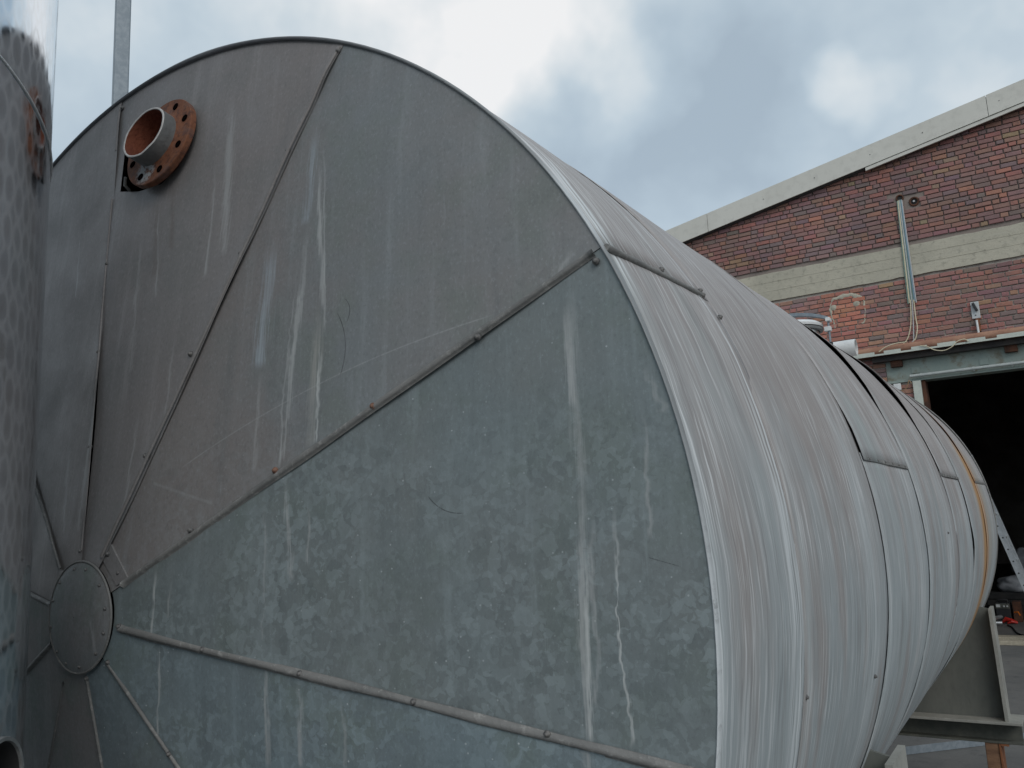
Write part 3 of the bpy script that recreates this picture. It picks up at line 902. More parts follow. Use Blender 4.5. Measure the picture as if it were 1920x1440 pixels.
# battery charger
bq = at_z(1884, 1168, 0)
chg = thing('battery_charger', 'black battery charger box with a grey control panel on the hall floor', 'charger', (bq.x, bq.y, 0))
MB().box((bq.x - .10, bq.y, .02), (bq.x + .10, bq.y + .34, .30)).build('case', M_black, chg, bevel=.012)
MB().box((bq.x - .095, bq.y - .006, .215), (bq.x + .095, bq.y - .0005, .285)).build('panel', M_grey if False else M_beam, chg, bevel=.002)
MB().box((bq.x - .085, bq.y - .010, .235), (bq.x - .03, bq.y - .0065, .275)).build('gauge', M_box, chg)
for i in (0, 1): MB().lathe((bq.x + .02 + .045 * i, bq.y - .0065, .25), [(.001, -.016), (.012, -.015), (.014, 0)], 12, (0, 1, 0)).build('knob', M_box, chg, True)
MB().tube([(bq.x - .07, bq.y + .05, .30), (bq.x - .07, bq.y + .05, .34), (bq.x + .07, bq.y + .05, .34), (bq.x + .07, bq.y + .05, .30)], .010, 8).build('carry_handle', M_black, chg, True)
o = MB().box((bq.x + .125, bq.y + .12, .0), (bq.x + .24, bq.y + .36, .30)).build('rusty_box', M_rustdark, None, bevel=.006)
tag(o, 'brown rusty box standing right beside the black charger', 'box')
def cable_on_floor(name, label, pts, mat, r_):
    o = MB().tube(pts, r_, 8).build(name, mat, None, True)
    return tag(o, label, 'cable')
fx = lambda a, c: at_z(a, c, .012)
lead = thing('jump_lead', 'red clamps and cable coiled in front of the black charger', 'jump lead', (bq.x + .06, bq.y - .12, 0))
MB().tube([(bq.x - .02, bq.y - .09, .02), (bq.x + .03, bq.y - .10, .07), (bq.x + .10, bq.y - .12, .05), (bq.x + .17, bq.y - .08, .025)], [.018, .035, .03, .012], 10).build('clamp', M_red, lead, True)
MB().tube([(bq.x + .05, bq.y - .16, .015), (bq.x + .10, bq.y - .17, .045), (bq.x + .18, bq.y - .15, .02)], [.014, .026, .012], 10).build('clamp', M_red, lead, True)
MB().tube([(bq.x + .15, bq.y - .02, .16), (bq.x + .20, bq.y - .05, .17), (bq.x + .22, bq.y - .04, .12)], .012, 8).build('orange_grip', M_orange, lead, True)
cable_on_floor('floor_cable', 'black cable trailing over the hall floor from the charger', [fx(1890, 1172), fx(1898, 1176), fx(1906, 1186), fx(1914, 1190), fx(1926, 1192)], M_black, .010)
for i, (a, c, e, f) in enumerate(((1862, 1160, 1877, 1157), (1860, 1168, 1879, 1168))):
    o = MB().tube([at_z(a, c, .035 + .05 * (1 - i)), at_z(e, f, .035 + .05 * (1 - i))], .032, 14).build('steel_tube', M_alu, None, True)
    tag(o, ('upper short bright steel tube beside the charger', 'lower short bright steel tube on the floor beside the charger')[i], 'tube')

# ------------------------------------------------------------------ the horizontal tank
tank = thing('storage_tank', 'large horizontal tank clad in weathered galvanised sheet with riveted conical end', 'tank', (0, 2.3 * R, 0))
LEN = 4.70 * R
# the vessel behind the cladding: shows as dark where sheets gape
MB().lathe((0, 0, HC), [(.05 * R, .02 * R), (.6 * R, .09 * R), (.92 * R, .15 * R), (.968 * R, .22 * R), (.968 * R, LEN - .02), (.6 * R, LEN + .06), (.02, LEN + .10)], 72, (0, 1, 0)).build('vessel_shell', M_dark, tank, True)

# --- conical end: ten panels
A0 = 26.5
WHITE = (.60, .615, .605); BLUEW = (.38, .43, .47); PALE = (.45, .46, .455); RUSTC = (.06, .035, .022)
def st(pts, wd, amt, c, wob=.012):
    return (face_uv(*pts[0]), face_uv(*pts[1]), wd, amt, c, wob)
GREY = (.182, .214, .220); BRN = (.236, .216, .209); GRN = (.178, .218, .200); BLU = (.186, .232, .250)
runs = {
 0: [st(((1070, 525), (1088, 900)), .012, .42, PALE), st(((1060, 560), (1075, 760)), .008, .5, PALE), st(((1082, 780), (1106, 1400)), .008, .7, PALE), st(((1096, 1000), (1108, 1395)), .004, .7, WHITE, .008), st(((1112, 930), (1118, 1330)), .006, .5, PALE, .02),
     st(((1150, 930), (1186, 1400)), .0035, .75, WHITE, .022), st(((1205, 760), (1220, 1010)), .004, .5, PALE, .02), st(((535, 890), (548, 1090)), .007, .65, PALE, .015), st(((575, 940), (578, 1060)), .003, .6, PALE, .015),
     st(((1190, 680), (1236, 775)), .008, .4, PALE, .06), st(((496, 920), (494, 1200)), .004, .5, PALE, .02), st(((297, 1062), (290, 1190)), .004, .65, WHITE, .01), st(((322, 1080), (318, 1160)), .003, .5, PALE, .01)],
 1: [st(((516, 440), (484, 690)), .020, .78, BLUEW, .006), st(((583, 420), (522, 880)), .009, .85, PALE, .022), st(((603, 290), (607, 580)), .008, .8, PALE, .01), st(((603, 560), (580, 840)), .014, .6, (.40, .39, .36), .015),
     st(((598, 240), (575, 420)), .013, .6, BLUEW, .008), st(((600, 640), (600, 830)), .005, .7, WHITE, .02), st(((488, 690), (478, 885)), .006, .4, PALE), st(((612, 250), (612, 620)), .003, .6, PALE, .008), st(((560, 480), (520, 870)), .003, .5, PALE, .015), st(((1090, 460), (1045, 535)), .010, .4, PALE, .06)],
 2: [st(((300, 350), (290, 520)), .018, .35, (.12, .085, .065), .01), st(((330, 340), (322, 470)), .010, .35, (.13, .095, .075), .012), st(((374, 662), (330, 810)), .012, .6, (.10, .062, .04), .01), st(((438, 170), (420, 480)), .016, .5, PALE, .012), st(((404, 300), (386, 520)), .006, .55, PALE), st(((270, 430), (240, 700)), .008, .5, PALE, .015), st(((330, 620), (300, 860)), .006, .45, PALE, .02), st(((262, 760), (230, 960)), .007, .45, PALE, .02), st(((302, 370), (292, 560)), .004, .5, PALE, .01)],
 3: [st(((150, 420), (140, 560)), .004, .5, PALE), st(((190, 720), (150, 1000)), .008, .45, PALE, .015), st(((135, 800), (122, 1000)), .009, .4, PALE, .015)],
 9: [st(((500, 1215), (505, 1440)), .007, .6, PALE, .02), st(((565, 1270), (568, 1440)), .006, .6, PALE, .02), st(((298, 1200), (296, 1390)), .004, .7, WHITE, .01), st(((640, 1300), (646, 1440)), .004, .5, PALE, .02), st(((1100, 1400), (1105, 1440)), .008, .6, PALE, .02)],
}
scr = {
 1: [(face_uv(330, 885), face_uv(935, 588), .10, .0016, .55, (.36, .37, .365)), (face_uv(285, 905), face_uv(400, 945), 0, .0035, .4, (.36, .37, .365)), (face_uv(632, 585), face_uv(638, 705), .05, .0011, .9, (.05, .05, .05)), (face_uv(648, 560), face_uv(650, 605), .03, .0010, .8, (.05, .05, .05))],
 0: [(face_uv(800, 930), face_uv(868, 962), -.03, .0011, .9, (.06, .065, .065)), (face_uv(1215, 1045), face_uv(1275, 1062), 0, .0009, .8, (.07, .075, .075))],
}
params = {  # base, brown, green, spangle, dots
 0: (GREY, (.190, .210, .210), (.160, .192, .180), 1.0, .55), 1: ((.208, .224, .230), (.220, .215, .212), (.186, .207, .193), .5, .15), 2: ((.232, .222, .220), BRN, (.205, .204, .200), 0, 0), 3: ((.236, .222, .216), BRN, (.212, .205, .198), 0, 0), 4: ((.230, .216, .210), BRN, (.205, .2, .193), 0, 0),
 9: (BLU, (.182, .215, .228), GRN, .9, .85), 8: (BLU, (.18, .2, .21), GRN, .6, .8),
}
hole_px = [(234, 285), (227, 360), (262, 360), (305, 346), (338, 312), (346, 265), (335, 222), (300, 206), (258, 232)]
hole = [cone_hit(*q_) for q_ in hole_px]
hc_ = sum(hole, Vector()) / len(hole)
for k in range(10):
    t0 = A0 + 36 * (k - 1)      # panel k spans t0..t0+36 ; panel 1 starts at 26.5
    base, brn, grn, sp, dt = params.get(k, ((.21, .22, .226), BRN, GRN, .2, .2))
    mt = mat_face('zinc_end_sheet_%d' % k, base, brn, grn, sp, dt, runs.get(k, []), k * 1.37 + .5, scr.get(k, ()), k == 1)
    nr, nt = 44, 26
    lap = {2: .011, 3: .003, 4: .004}.get(k, .002)        # how far this panel's lower edge stands off its neighbour
    vs = []; uv = []; fs = []
    for i in range(nr + 1):
        r = .084 + (.999 - .084) * i / nr
        for j in range(nt + 1):
            f = j / nt
            ext = -.010 / max(r, .1) * 57.3 * .6 if (j == 0 and k in (2, 3, 4)) else 0
            a = rad(t0 + 36 * f + ext)
            x, zc = r * math.cos(a), r * math.sin(a)
            dent = (noise.noise(Vector((x * 2.1, zc * 2.1, k))) * .0050 + noise.noise(Vector((x * 5, zc * 5, k + 5))) * .0022) * min(1, (1 - r) * 8, (r - .08) * 10)
            edge = lap * math.exp(-((f * 36 * r / 57.3) / .028)) * min(1, (1 - r) * 14 + .2) * (.55 + .9 * abs(noise.noise(Vector((r * 4.5, k, 1)))))
            inner = .0012 * (k % 2)
            vs.append((x * R, face_depth(r) - (dent + edge + inner) * R, HC + zc * R))
            uv.append((x, zc))
    for i in range(nr):
        for j in range(nt):
            q0 = i * (nt + 1) + j
            fs.append((q0, q0 + 1, q0 + nt + 2, q0 + nt + 1))
    o = raw('end_panel', vs, fs, mt, tank, True, uv)
    if k in (2, 3):       # opening cut round the nozzle
        bm = bmesh.new(); bm.from_mesh(o.data)
        org = ORG[o]
        for i in range(len(hole)):
            a_, b_ = hole[i], hole[(i + 1) % len(hole)]
            e = b_ - a_
            nrm = Vector((e.z, 0, -e.x)).normalized()
            near = [f for f in bm.faces if (f.calc_center_median() + org - hc_).length < .28]
            geom = list({v for f in near for v in f.verts}) + list({ed for f in near for ed in f.edges}) + near
            bmesh.ops.bisect_plane(bm, geom=geom, plane_co=a_ - org, plane_no=nrm, dist=1e-5)
        kill = []
        for f in bm.faces:
            cpt = f.calc_center_median() + org
            if (cpt - hc_).length > .3: continue
            sgn = []
            for i in range(len(hole)):
                a_, b_ = hole[i], hole[(i + 1) % len(hole)]
                sgn.append((b_.x - a_.x) * (cpt.z - a_.z) - (b_.z - a_.z) * (cpt.x - a_.x))
            if all(s >= 0 for s in sgn) or all(s <= 0 for s in sgn): kill.append(f)
        bmesh.ops.delete(bm, geom=kill, context='FACES')
        bm.to_mesh(o.data); bm.free()

def on_face(ang, r, off=0.0):
    a = rad(ang)
    return Vector((r * R * math.cos(a), face_depth(r) - off, HC + r * R * math.sin(a)))
# raised folded ribs on the lower seams
def mat_rib():
    m, k, b = new_mat('weathered_rib')
    v = objco(k)
    n1 = k.noise(v, 9, 6, .65); n2 = k.noise(v, 70, 4, .65)
    col = k.mix(k.smooth(n1, .35, .65), (.21, .205, .195, 1), (.15, .15, .145, 1))
    col = k.mix(k.m('MULTIPLY', k.smooth(n2, .52, .7), .55), col, (.36, .355, .335, 1))
    col = k.mix(k.m('MULTIPLY', k.smooth(n1, .6, .72), .35), col, (.17, .11, .075, 1))
    fin(k, b, col, .65, .1, n2, .5, .004)
    return m
M_rib = mat_rib()
ribs = {1: (.110, .988), 0: (.098, 1.0), 5: (.10, 1.0), 6: (.10, 1.0), 7: (.118, 1.0), 8: (.096, 1.0), 9: (.096, 1.0)}
for k, (ra, rb) in ribs.items():
    ang = A0 + 36 * (k - 1)
    n = 60
    wd = {1: .0048, 0: .0052, 5: .004, 6: .0045}.get(k, .0029) * R
    vs, fs = [], []
    tang = Vector((-math.sin(rad(ang)), 0, math.cos(rad(ang))))
    for i in range(n + 1):
        r = ra + (rb - ra) * i / n
        p_ = on_face(ang + .10 * noise.noise(Vector((r * 6, k, 0))), r)
        w_ = wd * (1 + .22 * noise.noise(Vector((r * 9, k, 4))))
        hgt = w_ * .95
        for s, h in ((-1.35, -.004), (-1.05, .004 * .3), (-.75, .75), (-.25, 1.05), (.3, 1.0), (.8, .7), (1.05, .05), (1.3, -.004)):
            vs.append(p_ + tang * (s * w_) + Vector((0, -1, 0)) * (h * hgt + .002))
    for i in range(n):
        for j in range(7):
            fs.append((i * 8 + j, i * 8 + j + 1, i * 8 + j + 9, i * 8 + j + 8))
    fs += [tuple(range(8)), tuple(n * 8 + j for j in reversed(range(8)))]
    raw('seam_rib', vs, fs, M_rib, tank, True)
# flat standing strip along the two upper lap seams
for k, wd in ((2, .0045), (3, .0028), (4, .0035)):
    ang = A0 + 36 * (k - 1)
    n = 40; vs = []; fs = []
    tang = Vector((-math.sin(rad(ang)), 0, math.cos(rad(ang))))
    for i in range(n + 1):
        r = .105 + (.992 - .105) * i / n
        lift = {2: .011, 3: .003, 4: .004}[k] * R * min(1, (1 - r) * 14 + .2) * (.55 + .9 * abs(noise.noise(Vector((r * 4.5, k, 1)))))
        p_ = on_face(ang, r) - tang * .004 * R * .6
        if abs((p_ - hc_).length) < .13 and k == 3:
            pass
        for s, h in ((-.2, -.001), (-.15, .0016), (1.0, .0022), (1.25, .0)):
            vs.append(p_ + tang * (s * wd * R) + Vector((0, -1, 0)) * (lift + h + .0012))
    for i in range(n):
        mid_ = (vs[i * 4] + vs[i * 4 + 7]) / 2
        if k == 3 and (mid_ - hc_).length < .16: continue
        for j in range(3): fs.append((i * 4 + j, i * 4 + j + 1, i * 4 + j + 5, i * 4 + j + 4))
    raw('lap_edge', vs, fs, M_rib if k == 4 else bpy.data.materials['zinc_end_sheet_3'], tank, True, [(v.x / R, (v.z - HC) / R) for v in vs])
# small cover plate at the foot of seams 1 and 2
vs = [on_face(61, .100, .0045), on_face(61, .128, .0045), on_face(28.5, .126, .0050), on_face(28.5, .100, .0050)]
vs += [v + Vector((0, .004, 0)) for v in vs]
raw('cover_plate', vs, [(0, 1, 2, 3), (4, 7, 6, 5), (0, 4, 5, 1), (1, 5, 6, 2), (2, 6, 7, 3), (3, 7, 4, 0)], bpy.data.materials['zinc_end_sheet_2'], tank, False, [(v.x / R, (v.z - HC) / R) for v in vs])
# centre cap: shallow disc with a rolled rim
capm = mat_face('zinc_cap', (.215, .228, .234), BRN, GRN, .3, .15, [st(((183, 1140), (192, 1230)), .006, .6, PALE, .01)], 9.3)
yc = -DCONE * R - .012
prof = [(.001, -.012), (.04, -.010), (.085, -.004), (.098, .0015), (.101, .003)]
vs, fs, uv = [], [], []
for (r, hh) in prof:
    rr = r / .101 * .0868
    for i in range(48):
        a = 2 * math.pi * i / 48
        vs.append((rr * R * math.cos(a), yc + hh * R * .6, HC + rr * R * math.sin(a))); uv.append((rr * math.cos(a), rr * math.sin(a)))
for i in range(len(prof) - 1):
    for j in range(48): fs.append((i * 48 + j, i * 48 + (j + 1) % 48, (i + 1) * 48 + (j + 1) % 48, (i + 1) * 48 + j))
capo = raw('centre_cap', vs, fs, capm, tank, True, uv)
MB().tube([(.0864 * R * math.cos(2 * math.pi * i / 60), yc + .003 * R * .6, HC + .0864 * R * math.sin(2 * math.pi * i / 60)) for i in range(61)], .0020 * R, 8, False).build('rolled_rim', M_rib, capo, True)

# screws
sb = MB().lathe((0, 0, 0), [(.0003, -.0045), (.0028, -.0041), (.0043, -.0026), (.0046, 0), (.0066, .0002), (.0069, .0012), (.0069, .004)], 12, (0, 1, 0))
sme = bpy.data.meshes.new('screw'); sme.from_pydata([tuple(v) for v in sb.v], [], sb.f); sme.materials.append(M_screw)
sme.polygons.foreach_set('use_smooth', [True] * len(sme.polygons))
sme2 = sme.copy(); sme2.materials.clear(); sme2.materials.append(M_screwrust)
def face_screw(px, py, off=.004, rusty=False, sc=1.0):
    sc *= .85; off *= .75
    h = cone_hit(px, py)
    inst('screw', sme2 if rusty else sme, h + Vector((0, -off, 0)), tank, (rad(random.uniform(-6, 6)), random.uniform(0, 6), rad(random.uniform(-6, 6))), (sc, sc, sc))
for q_ in ((637, 97), (543, 284), (455, 476), (361, 664), (277, 855), (207, 1038)): face_screw(*q_, off=.008)
for q_ in ((203, 495), (187, 660), (171, 838), (154, 1033), (231, 203)): face_screw(*q_, off=.005, sc=.9)
for i, q_ in enumerate(((1120, 491), (899, 633), (703, 762), (520, 882), (362, 994))): face_screw(*q_, off=.009, rusty=i in (2, 3))
for i, q_ in enumerate(((228, 1174), (385, 1217), (567, 1262), (780, 1315), (1030, 1375))): face_screw(*q_, off=.010, sc=.9)
face_screw(225, 1074); face_screw(206, 1241, .007, sc=.8); face_screw(165, 1272, .006, sc=.8); face_screw(320, 1413, .007, sc=.8)
for i in range(12):
    a = rad(12 + i * 30 + random.uniform(-4, 4))
    inst('screw', sme, (.076 * R * math.cos(a), yc - .002, HC + .076 * R * math.sin(a)), capo, None, (.62, .62, .62))

# rim bead of the end, thicker and dark at the top, white-oxidised on the right
def mat_rim():
    m, k, b = new_mat('rim_edge')
    uv = k.n('ShaderNodeUVMap', uv_map='UVMap').outputs[0]
    u, t, _ = k.sep(uv)
    n1 = k.noise(k.comb(k.m('MULTIPLY', t, 30), k.m('MULTIPLY', u, 2), 0), 1, 5, .7)
    wh = k.m('MULTIPLY', k.smooth(t, .25, -.05), k.smooth(n1, .30, .5))
    wh = k.m('ADD', wh, k.m('MULTIPLY', k.m('MULTIPLY', k.smooth(t, .65, .55), k.smooth(t, .44, .5)), .7), clamp=True)
    col = k.mix(k.smooth(n1, .35, .65), (.095, .098, .105, 1), (.14, .14, .145, 1))
    col = k.mix(k.smooth(t, 1.25, .8), col, (.24, .25, .252, 1))
    col = k.mix(wh, col, (.62, .65, .66, 1))
    fin(k, b, col, .55, .1, n1, .4, .004)
    return m
M_rim = mat_rim()
n = 200; vs = []; fs = []; uv = []
for i in range(n + 1):
    a = -math.pi + 2 * math.pi * i / n
    up = max(0, math.sin(a))
    hw = (.0012 + .0040 * up ** 3) * (1 + .35 * noise.noise(Vector((math.cos(a) * 5, math.sin(a) * 5, 0))))
    wob = noise.noise(Vector((math.cos(a) * 3, math.sin(a) * 3, 6))) * .0012
    for dr, dy in ((-hw, .0015), (-hw * .8, -.0018 - .003 * up), (0, -.0028 - .004 * up), (hw * .8, -.0018 - .002 * up), (hw, .004), (hw * .6, .010)):
        r = 1.0 + dr + wob
        vs.append((r * R * math.cos(a), dy * R, HC + r * R * math.sin(a))); uv.append((dr * 100, a))
for i in range(n):
    for j in range(5): fs.append((i * 6 + j, (i + 1) * 6 + j, (i + 1) * 6 + j + 1, i * 6 + j + 1))
raw('rim_bead', vs, fs, M_rim, tank, True, uv)

# --- cladding sheets round the barrel
def bump1(a, c, w_): return math.exp(-((a - c) / w_) ** 2)
def sheet(y0, y1, ta, tb, mat, lift0=.003, gape=(), out=0.0, lapedge=0.0, ny=12, tuck=.03):
    """y0..y1 along the axis, ta..tb degrees; front edge stands lift0 off; gape: (angle, width, height)"""
    nt_ = max(8, int((tb - ta) / 2.0))
    vs, fs, uv = [], [], []
    for i in range(ny + 1):
        f = i / ny
        y = y0 + (y1 + tuck - y0) * f
        for j in range(nt_ + 1):
            a = ta + (tb - ta) * j / nt_
            ar = rad(a)
            fr = math.exp(-f / .12)
            l = lift0 * (.6 + .8 * abs(noise.noise(Vector((a * .05, y0, 2)))))
            for (ga, gw_, gh) in gape: l += gh * bump1(a, ga, gw_)
            r = 1.0 + out + l * fr * 1.0
            r += (noise.noise(Vector((y * 1.6, a * .045, y0 * 3))) * .0050 + noise.noise(Vector((y * 4, a * .10, y0))) * .0022) * min(1, f * 5)
            r -= .0014 * math.exp(-(1 - f) / .05)          # the far edge tucks under the next sheet
            if lapedge: r += lapedge * math.exp(-(a - ta) / 3.5)
            yy = y + noise.noise(Vector((a * .06, y0, 8))) * .004 * (1 - f)
            vs.append((r * R * math.cos(ar), yy * R, HC + r * R * math.sin(ar)))
            uv.append((y, ar if ar < math.pi else ar - 2 * math.pi))
    for i in range(ny):
        for j in range(nt_):
            q0 = i * (nt_ + 1) + j
            fs.append((q0, q0 + 1, q0 + nt_ + 2, q0 + nt_ + 1))
    o = raw('cladding_sheet', vs, fs, mat, tank, True, uv)
    md = o.modifiers.new('thickness', 'SOLIDIFY'); md.thickness = .0016; md.offset = -1
    return o
MS = [mat_side('zinc_side_sheet_%d' % i, 1.7 * i + .3,
               rust=([(3.98, .55, .40, 26, (.44, .34, .22)), (3.86, .20, .80, 26, (.46, .24, .075)), (3.925, .028, .9, 40, (.30, .11, .025)), (4.02, .03, .7, 30, (.36, .15, .04))] if i in (5, 6) else
                     None),
               white=([(.325, .050, .75, -60, 18), (.345, .012, .8, -50, 60), (.01, .018, .9, -80, 12), (.03, .035, .8, 24, 38)] if i == 0 else [(.2 + i * .7, .12, .35, -80, 25)]),
               tone=1.0 - .03 * (i % 2)) for i in range(7)]
seams = [0.0, .357, 1.062, 1.735, 2.52, 3.15, 3.93, 4.70]
# first, narrow course: split at the seam that carries the rib
sheet(0.0, .357, 27.0, 206, MS[0], .0002)
sheet(0.0, .357, -154, 27.6, MS[0], .0002, out=-.001)
sheet(.357, 1.062, -160, 200, MS[1], .0005)
sheet(1.062, 1.735, 12.5, 200, MS[2], .0012, gape=((16, 3.5, .0035),), out=.0006, lapedge=.002)
sheet(1.062, 1.735, -160, 13.5, MS[2], .0005)
sheet(1.735, 2.52, -160, 200, MS[3], .0007, gape=((36, 6, .012), (28, 4, .006)))
sheet(2.52, 3.15, 12.5, 200, MS[4], .0014, gape=((38, 6, .014), (30, 5, .007)), out=.0006, lapedge=.0015)
sheet(2.52, 3.15, -160, 13.5, MS[4], .0006)
sheet(3.15, 3.93, -160, 200, MS[5], .0011, gape=((30, 7, .005), (-3, 4, .005)))
sheet(3.93, 4.70, 12.5, 200, MS[6], .0014, gape=((28, 8, .004),), out=.001, lapedge=.002, tuck=0)
sheet(3.93, 4.70, -160, 13.5, MS[6], .0008, tuck=0)
# end hoop and far head
hoop = [((1.003 + .004 * math.sin(3 * t)) * 1, t) for t in [2 * math.pi * i / 120 for i in range(121)]]
MB().tube([(r * R * math.cos(t), 4.69 * R, HC + r * R * math.sin(t)) for r, t in hoop], .006, 6, False).build('end_hoop', M_rib, tank, True)
MB().lathe((0, 0, HC), [(.005, 4.82 * R), (1.0 * R, 4.70 * R), (1.0 * R, 4.69 * R)], 96, (0, 1, 0)).build('rear_end', bpy.data.materials['zinc_end_sheet_3'], tank, True)

def on_barrel(y, ang, off=0.0):
    a = rad(ang)
    return Vector(((R + off) * math.cos(a), y * R, HC + (R + off) * math.sin(a)))
# rib over the lap of the first course
MB().tube([on_barrel(.004 + .35 * i / 16, 26.4 + .9 * i / 16, .004) for i in range(17)], [.0058 * (1 + .1 * math.sin(i * 1.9)) for i in range(17)], 10).build('seam_rib', M_rib, tank, True)
# lap strips with screw rows
for (ya, yb, an) in ((1.075, 1.70, 12.6), (2.54, 3.13, 12.6), (3.95, 4.5, 12.6)):
    n = 10; vs = []; fs = []
    for i in range(n + 1):
        y = ya + (yb - ya) * i / n
        for da, of in ((-.18, .0030), (-.12, .0062), (.38, .0068), (.50, .0045)):
            vs.append(on_barrel(y, an + da, of))
    for i in range(n):
        for j in range(3): fs.append((i * 4 + j, i * 4 + j + 1, i * 4 + j + 5, i * 4 + j + 4))
    raw('lap_strip', vs, fs, M_rib, tank, False)
    for i in range(6):
        y = ya + (yb - ya) * (i + .5) / 6
        inst('screw', sme, on_barrel(y, an + .16, .0068), tank, (0, 0, rad(90)), (.75, .75, .75))
def barrel_screw(px, py, off=.004, sc=1.0):
    y, a = cyl_hit(px, py)
    o = inst('screw', sme, on_barrel(y, a, off), tank, None, (sc, sc, sc))
    nrm = Vector((math.cos(rad(a)), 0, math.sin(rad(a))))
    o.rotation_euler = (-nrm).to_track_quat('Y', 'Z').to_euler()
for q_ in ((1235, 510), (1308, 549), (1313, 557), (1345, 598)): barrel_screw(*q_, off=.008, sc=.8)
for q_ in ((1510, 1307), (1777, 999), (1640, 1268)): barrel_screw(*q_, off=.003, sc=.7)

# --- nozzle with flange
nn = Vector((0, -math.cos(.2213), math.sin(.2213)))
FC = Vector((.046 * R, -.045 * R, HC + .8267 * R))
rf, rp = .0894 * R, .0523 * R
def flange_mesh():
    seg = 96
    ax = nn; s = Vector((1, 0, 0)); q_ = ax.cross(s)
    holes_ = [(rad(22.5 + 45 * i), .0725 * R) for i in range(8)]
    bm = bmesh.new()
    rings = []
    for (r, h_) in ((rp * .99, .004), (rp * 1.08, .0002), (rf * .985, 0), (rf, -.002), (rf, -.013), (rf * .98, -.015), (rp * 1.0, -.015)):
        rings.append([bm.verts.new(FC + ax * h_ + s * (r * math.cos(2 * math.pi * i / seg)) + q_ * (r * math.sin(2 * math.pi * i / seg))) for i in range(seg)])
    for a_ in range(len(rings) - 1):
        for i in range(seg):
            j = (i + 1) % seg
            bm.faces.new((rings[a_][i], rings[a_][j], rings[a_ + 1][j], rings[a_ + 1][i]))
    bmesh.ops.recalc_face_normals(bm, faces=bm.faces)
    me = bpy.data.meshes.new('flange'); bm.to_mesh(me); bm.free()
    return me, holes_, s, q_
def mat_flange():
    m, k, b = new_mat('rusty_flange')
    v = objco(k)
    n1 = k.noise(v, 22, 5, .7); n2 = k.noise(v, 75, 4, .7)
    col = k.mix(k.smooth(n1, .3, .7), (.155, .055, .028, 1), (.24, .095, .045, 1))
    col = k.mix(k.m('MULTIPLY', k.smooth(n2, .47, .62), .7), col, (.075, .032, .022, 1))
    col = k.mix(k.m('MULTIPLY', k.smooth(n1, .53, .60), .7), col, (.12, .065, .055, 1))
    g = k.n('ShaderNodeNewGeometry').outputs['Position']
    # scabby white deposit on the lower half of the flange
    d = k.vm('DISTANCE', g, tuple(FC + Vector((-.020, 0, -.070)) * 1.0))
    dep = k.m('MULTIPLY', k.smooth(k.m('ADD', d, k.m('MULTIPLY', k.m('SUBTRACT', n2, .5), .05)), .042, .028), k.smooth(n2, .40, .52))
    col = k.mix(dep, col, (.42, .42, .42, 1))
    fin(k, b, col, .85, 0, k.m('ADD', n2, dep), .5, .004)
    return m
M_flange = mat_flange()
noz = bpy.data.objects.new('nozzle_flange', None)
me, hs, fs_, fq_ = flange_mesh()
me.materials.append(M_flange)
me.polygons.foreach_set('use_smooth', [True] * len(me.polygons))
noz = bpy.data.objects.new('nozzle_flange', me); COL.objects.link(noz)
noz.data.transform(Matrix.Translation(-ORG[tank])); noz.parent = tank; ORG[noz] = ORG[tank]
md = noz.modifiers.new('edges', 'EDGE_SPLIT'); md.split_angle = rad(35)
noz['label'] = 'rusty round flange with bolt holes and a cut pipe stub'
M_hole = simple('bolt_hole_dark', (.004, .003, .003), (.006, .004, .004), 1.0, 0, 10, .1)
M_hole.node_tree.nodes['Principled BSDF'].inputs['Specular IOR Level'].default_value = 0
for a, rr in hs:
    c = FC + fs_ * (rr * math.cos(a)) + fq_ * (rr * math.sin(a))
    MB().lathe(c, [(.0005, .0012), (.0085, .0014), (.0088, .0004)], 16, nn, False, fs_).build('bolt_hole', M_hole, noz)
M_pipe = simple('dull_pipe_steel', (.15, .155, .155), (.20, .20, .195), .6, .2, 12, .2)
M_pipein = simple('red_rust_inside', (.17, .048, .026), (.23, .07, .036), .9, 0, 12, .4)
M_cut = simple('bright_cut_edge', (.52, .49, .46), (.66, .63, .60), .5, .1, 60, .3)
# pipe stub: slightly oblique cut
seg = 72
tm = Vector((math.sin(.0572) * math.cos(.2433), -math.cos(.0572) * math.cos(.2433), math.sin(.2433)))
Mo = FC + nn * (.0305 * R)
def mouth(i, r):
    b0 = FC + fs_ * (r * math.cos(2 * math.pi * i / seg)) + fq_ * (r * math.sin(2 * math.pi * i / seg))
    t = (Mo - b0).dot(tm) / nn.dot(tm)
    t += .0012 * noise.noise(Vector((math.cos(i * .0873) * 2, math.sin(i * .0873) * 2, 0)))
    return b0 + nn * t
vo, fo = [], []
for i in range(seg):
    b0 = FC + fs_ * (rp * math.cos(2 * math.pi * i / seg)) + fq_ * (rp * math.sin(2 * math.pi * i / seg))
    vo += [b0 - nn * .02, mouth(i, rp)]
for i in range(seg):
    j = (i + 1) % seg; fo.append((i * 2, j * 2, j * 2 + 1, i * 2 + 1))
raw('pipe_stub', vo, fo, M_pipe, noz, True)
vi, fi = [], []
ri = rp * .925
for i in range(seg):
    b0 = FC + fs_ * (ri * math.cos(2 * math.pi * i / seg)) + fq_ * (ri * math.sin(2 * math.pi * i / seg))
    vi += [mouth(i, ri), b0 - nn * .22]
for i in range(seg):
    j = (i + 1) % seg; fi.append((i * 2, j * 2, j * 2 + 1, i * 2 + 1))
fi.append(tuple(i * 2 + 1 for i in range(seg)))
raw('pipe_bore', vi, fi, M_pipein, noz, True)
vr, fr_ = [], []
for i in range(seg):
    vr += [mouth(i, rp), mouth(i, rp * .985) + nn * .0012, mouth(i, ri * 1.01) + nn * .0012, mouth(i, ri)]
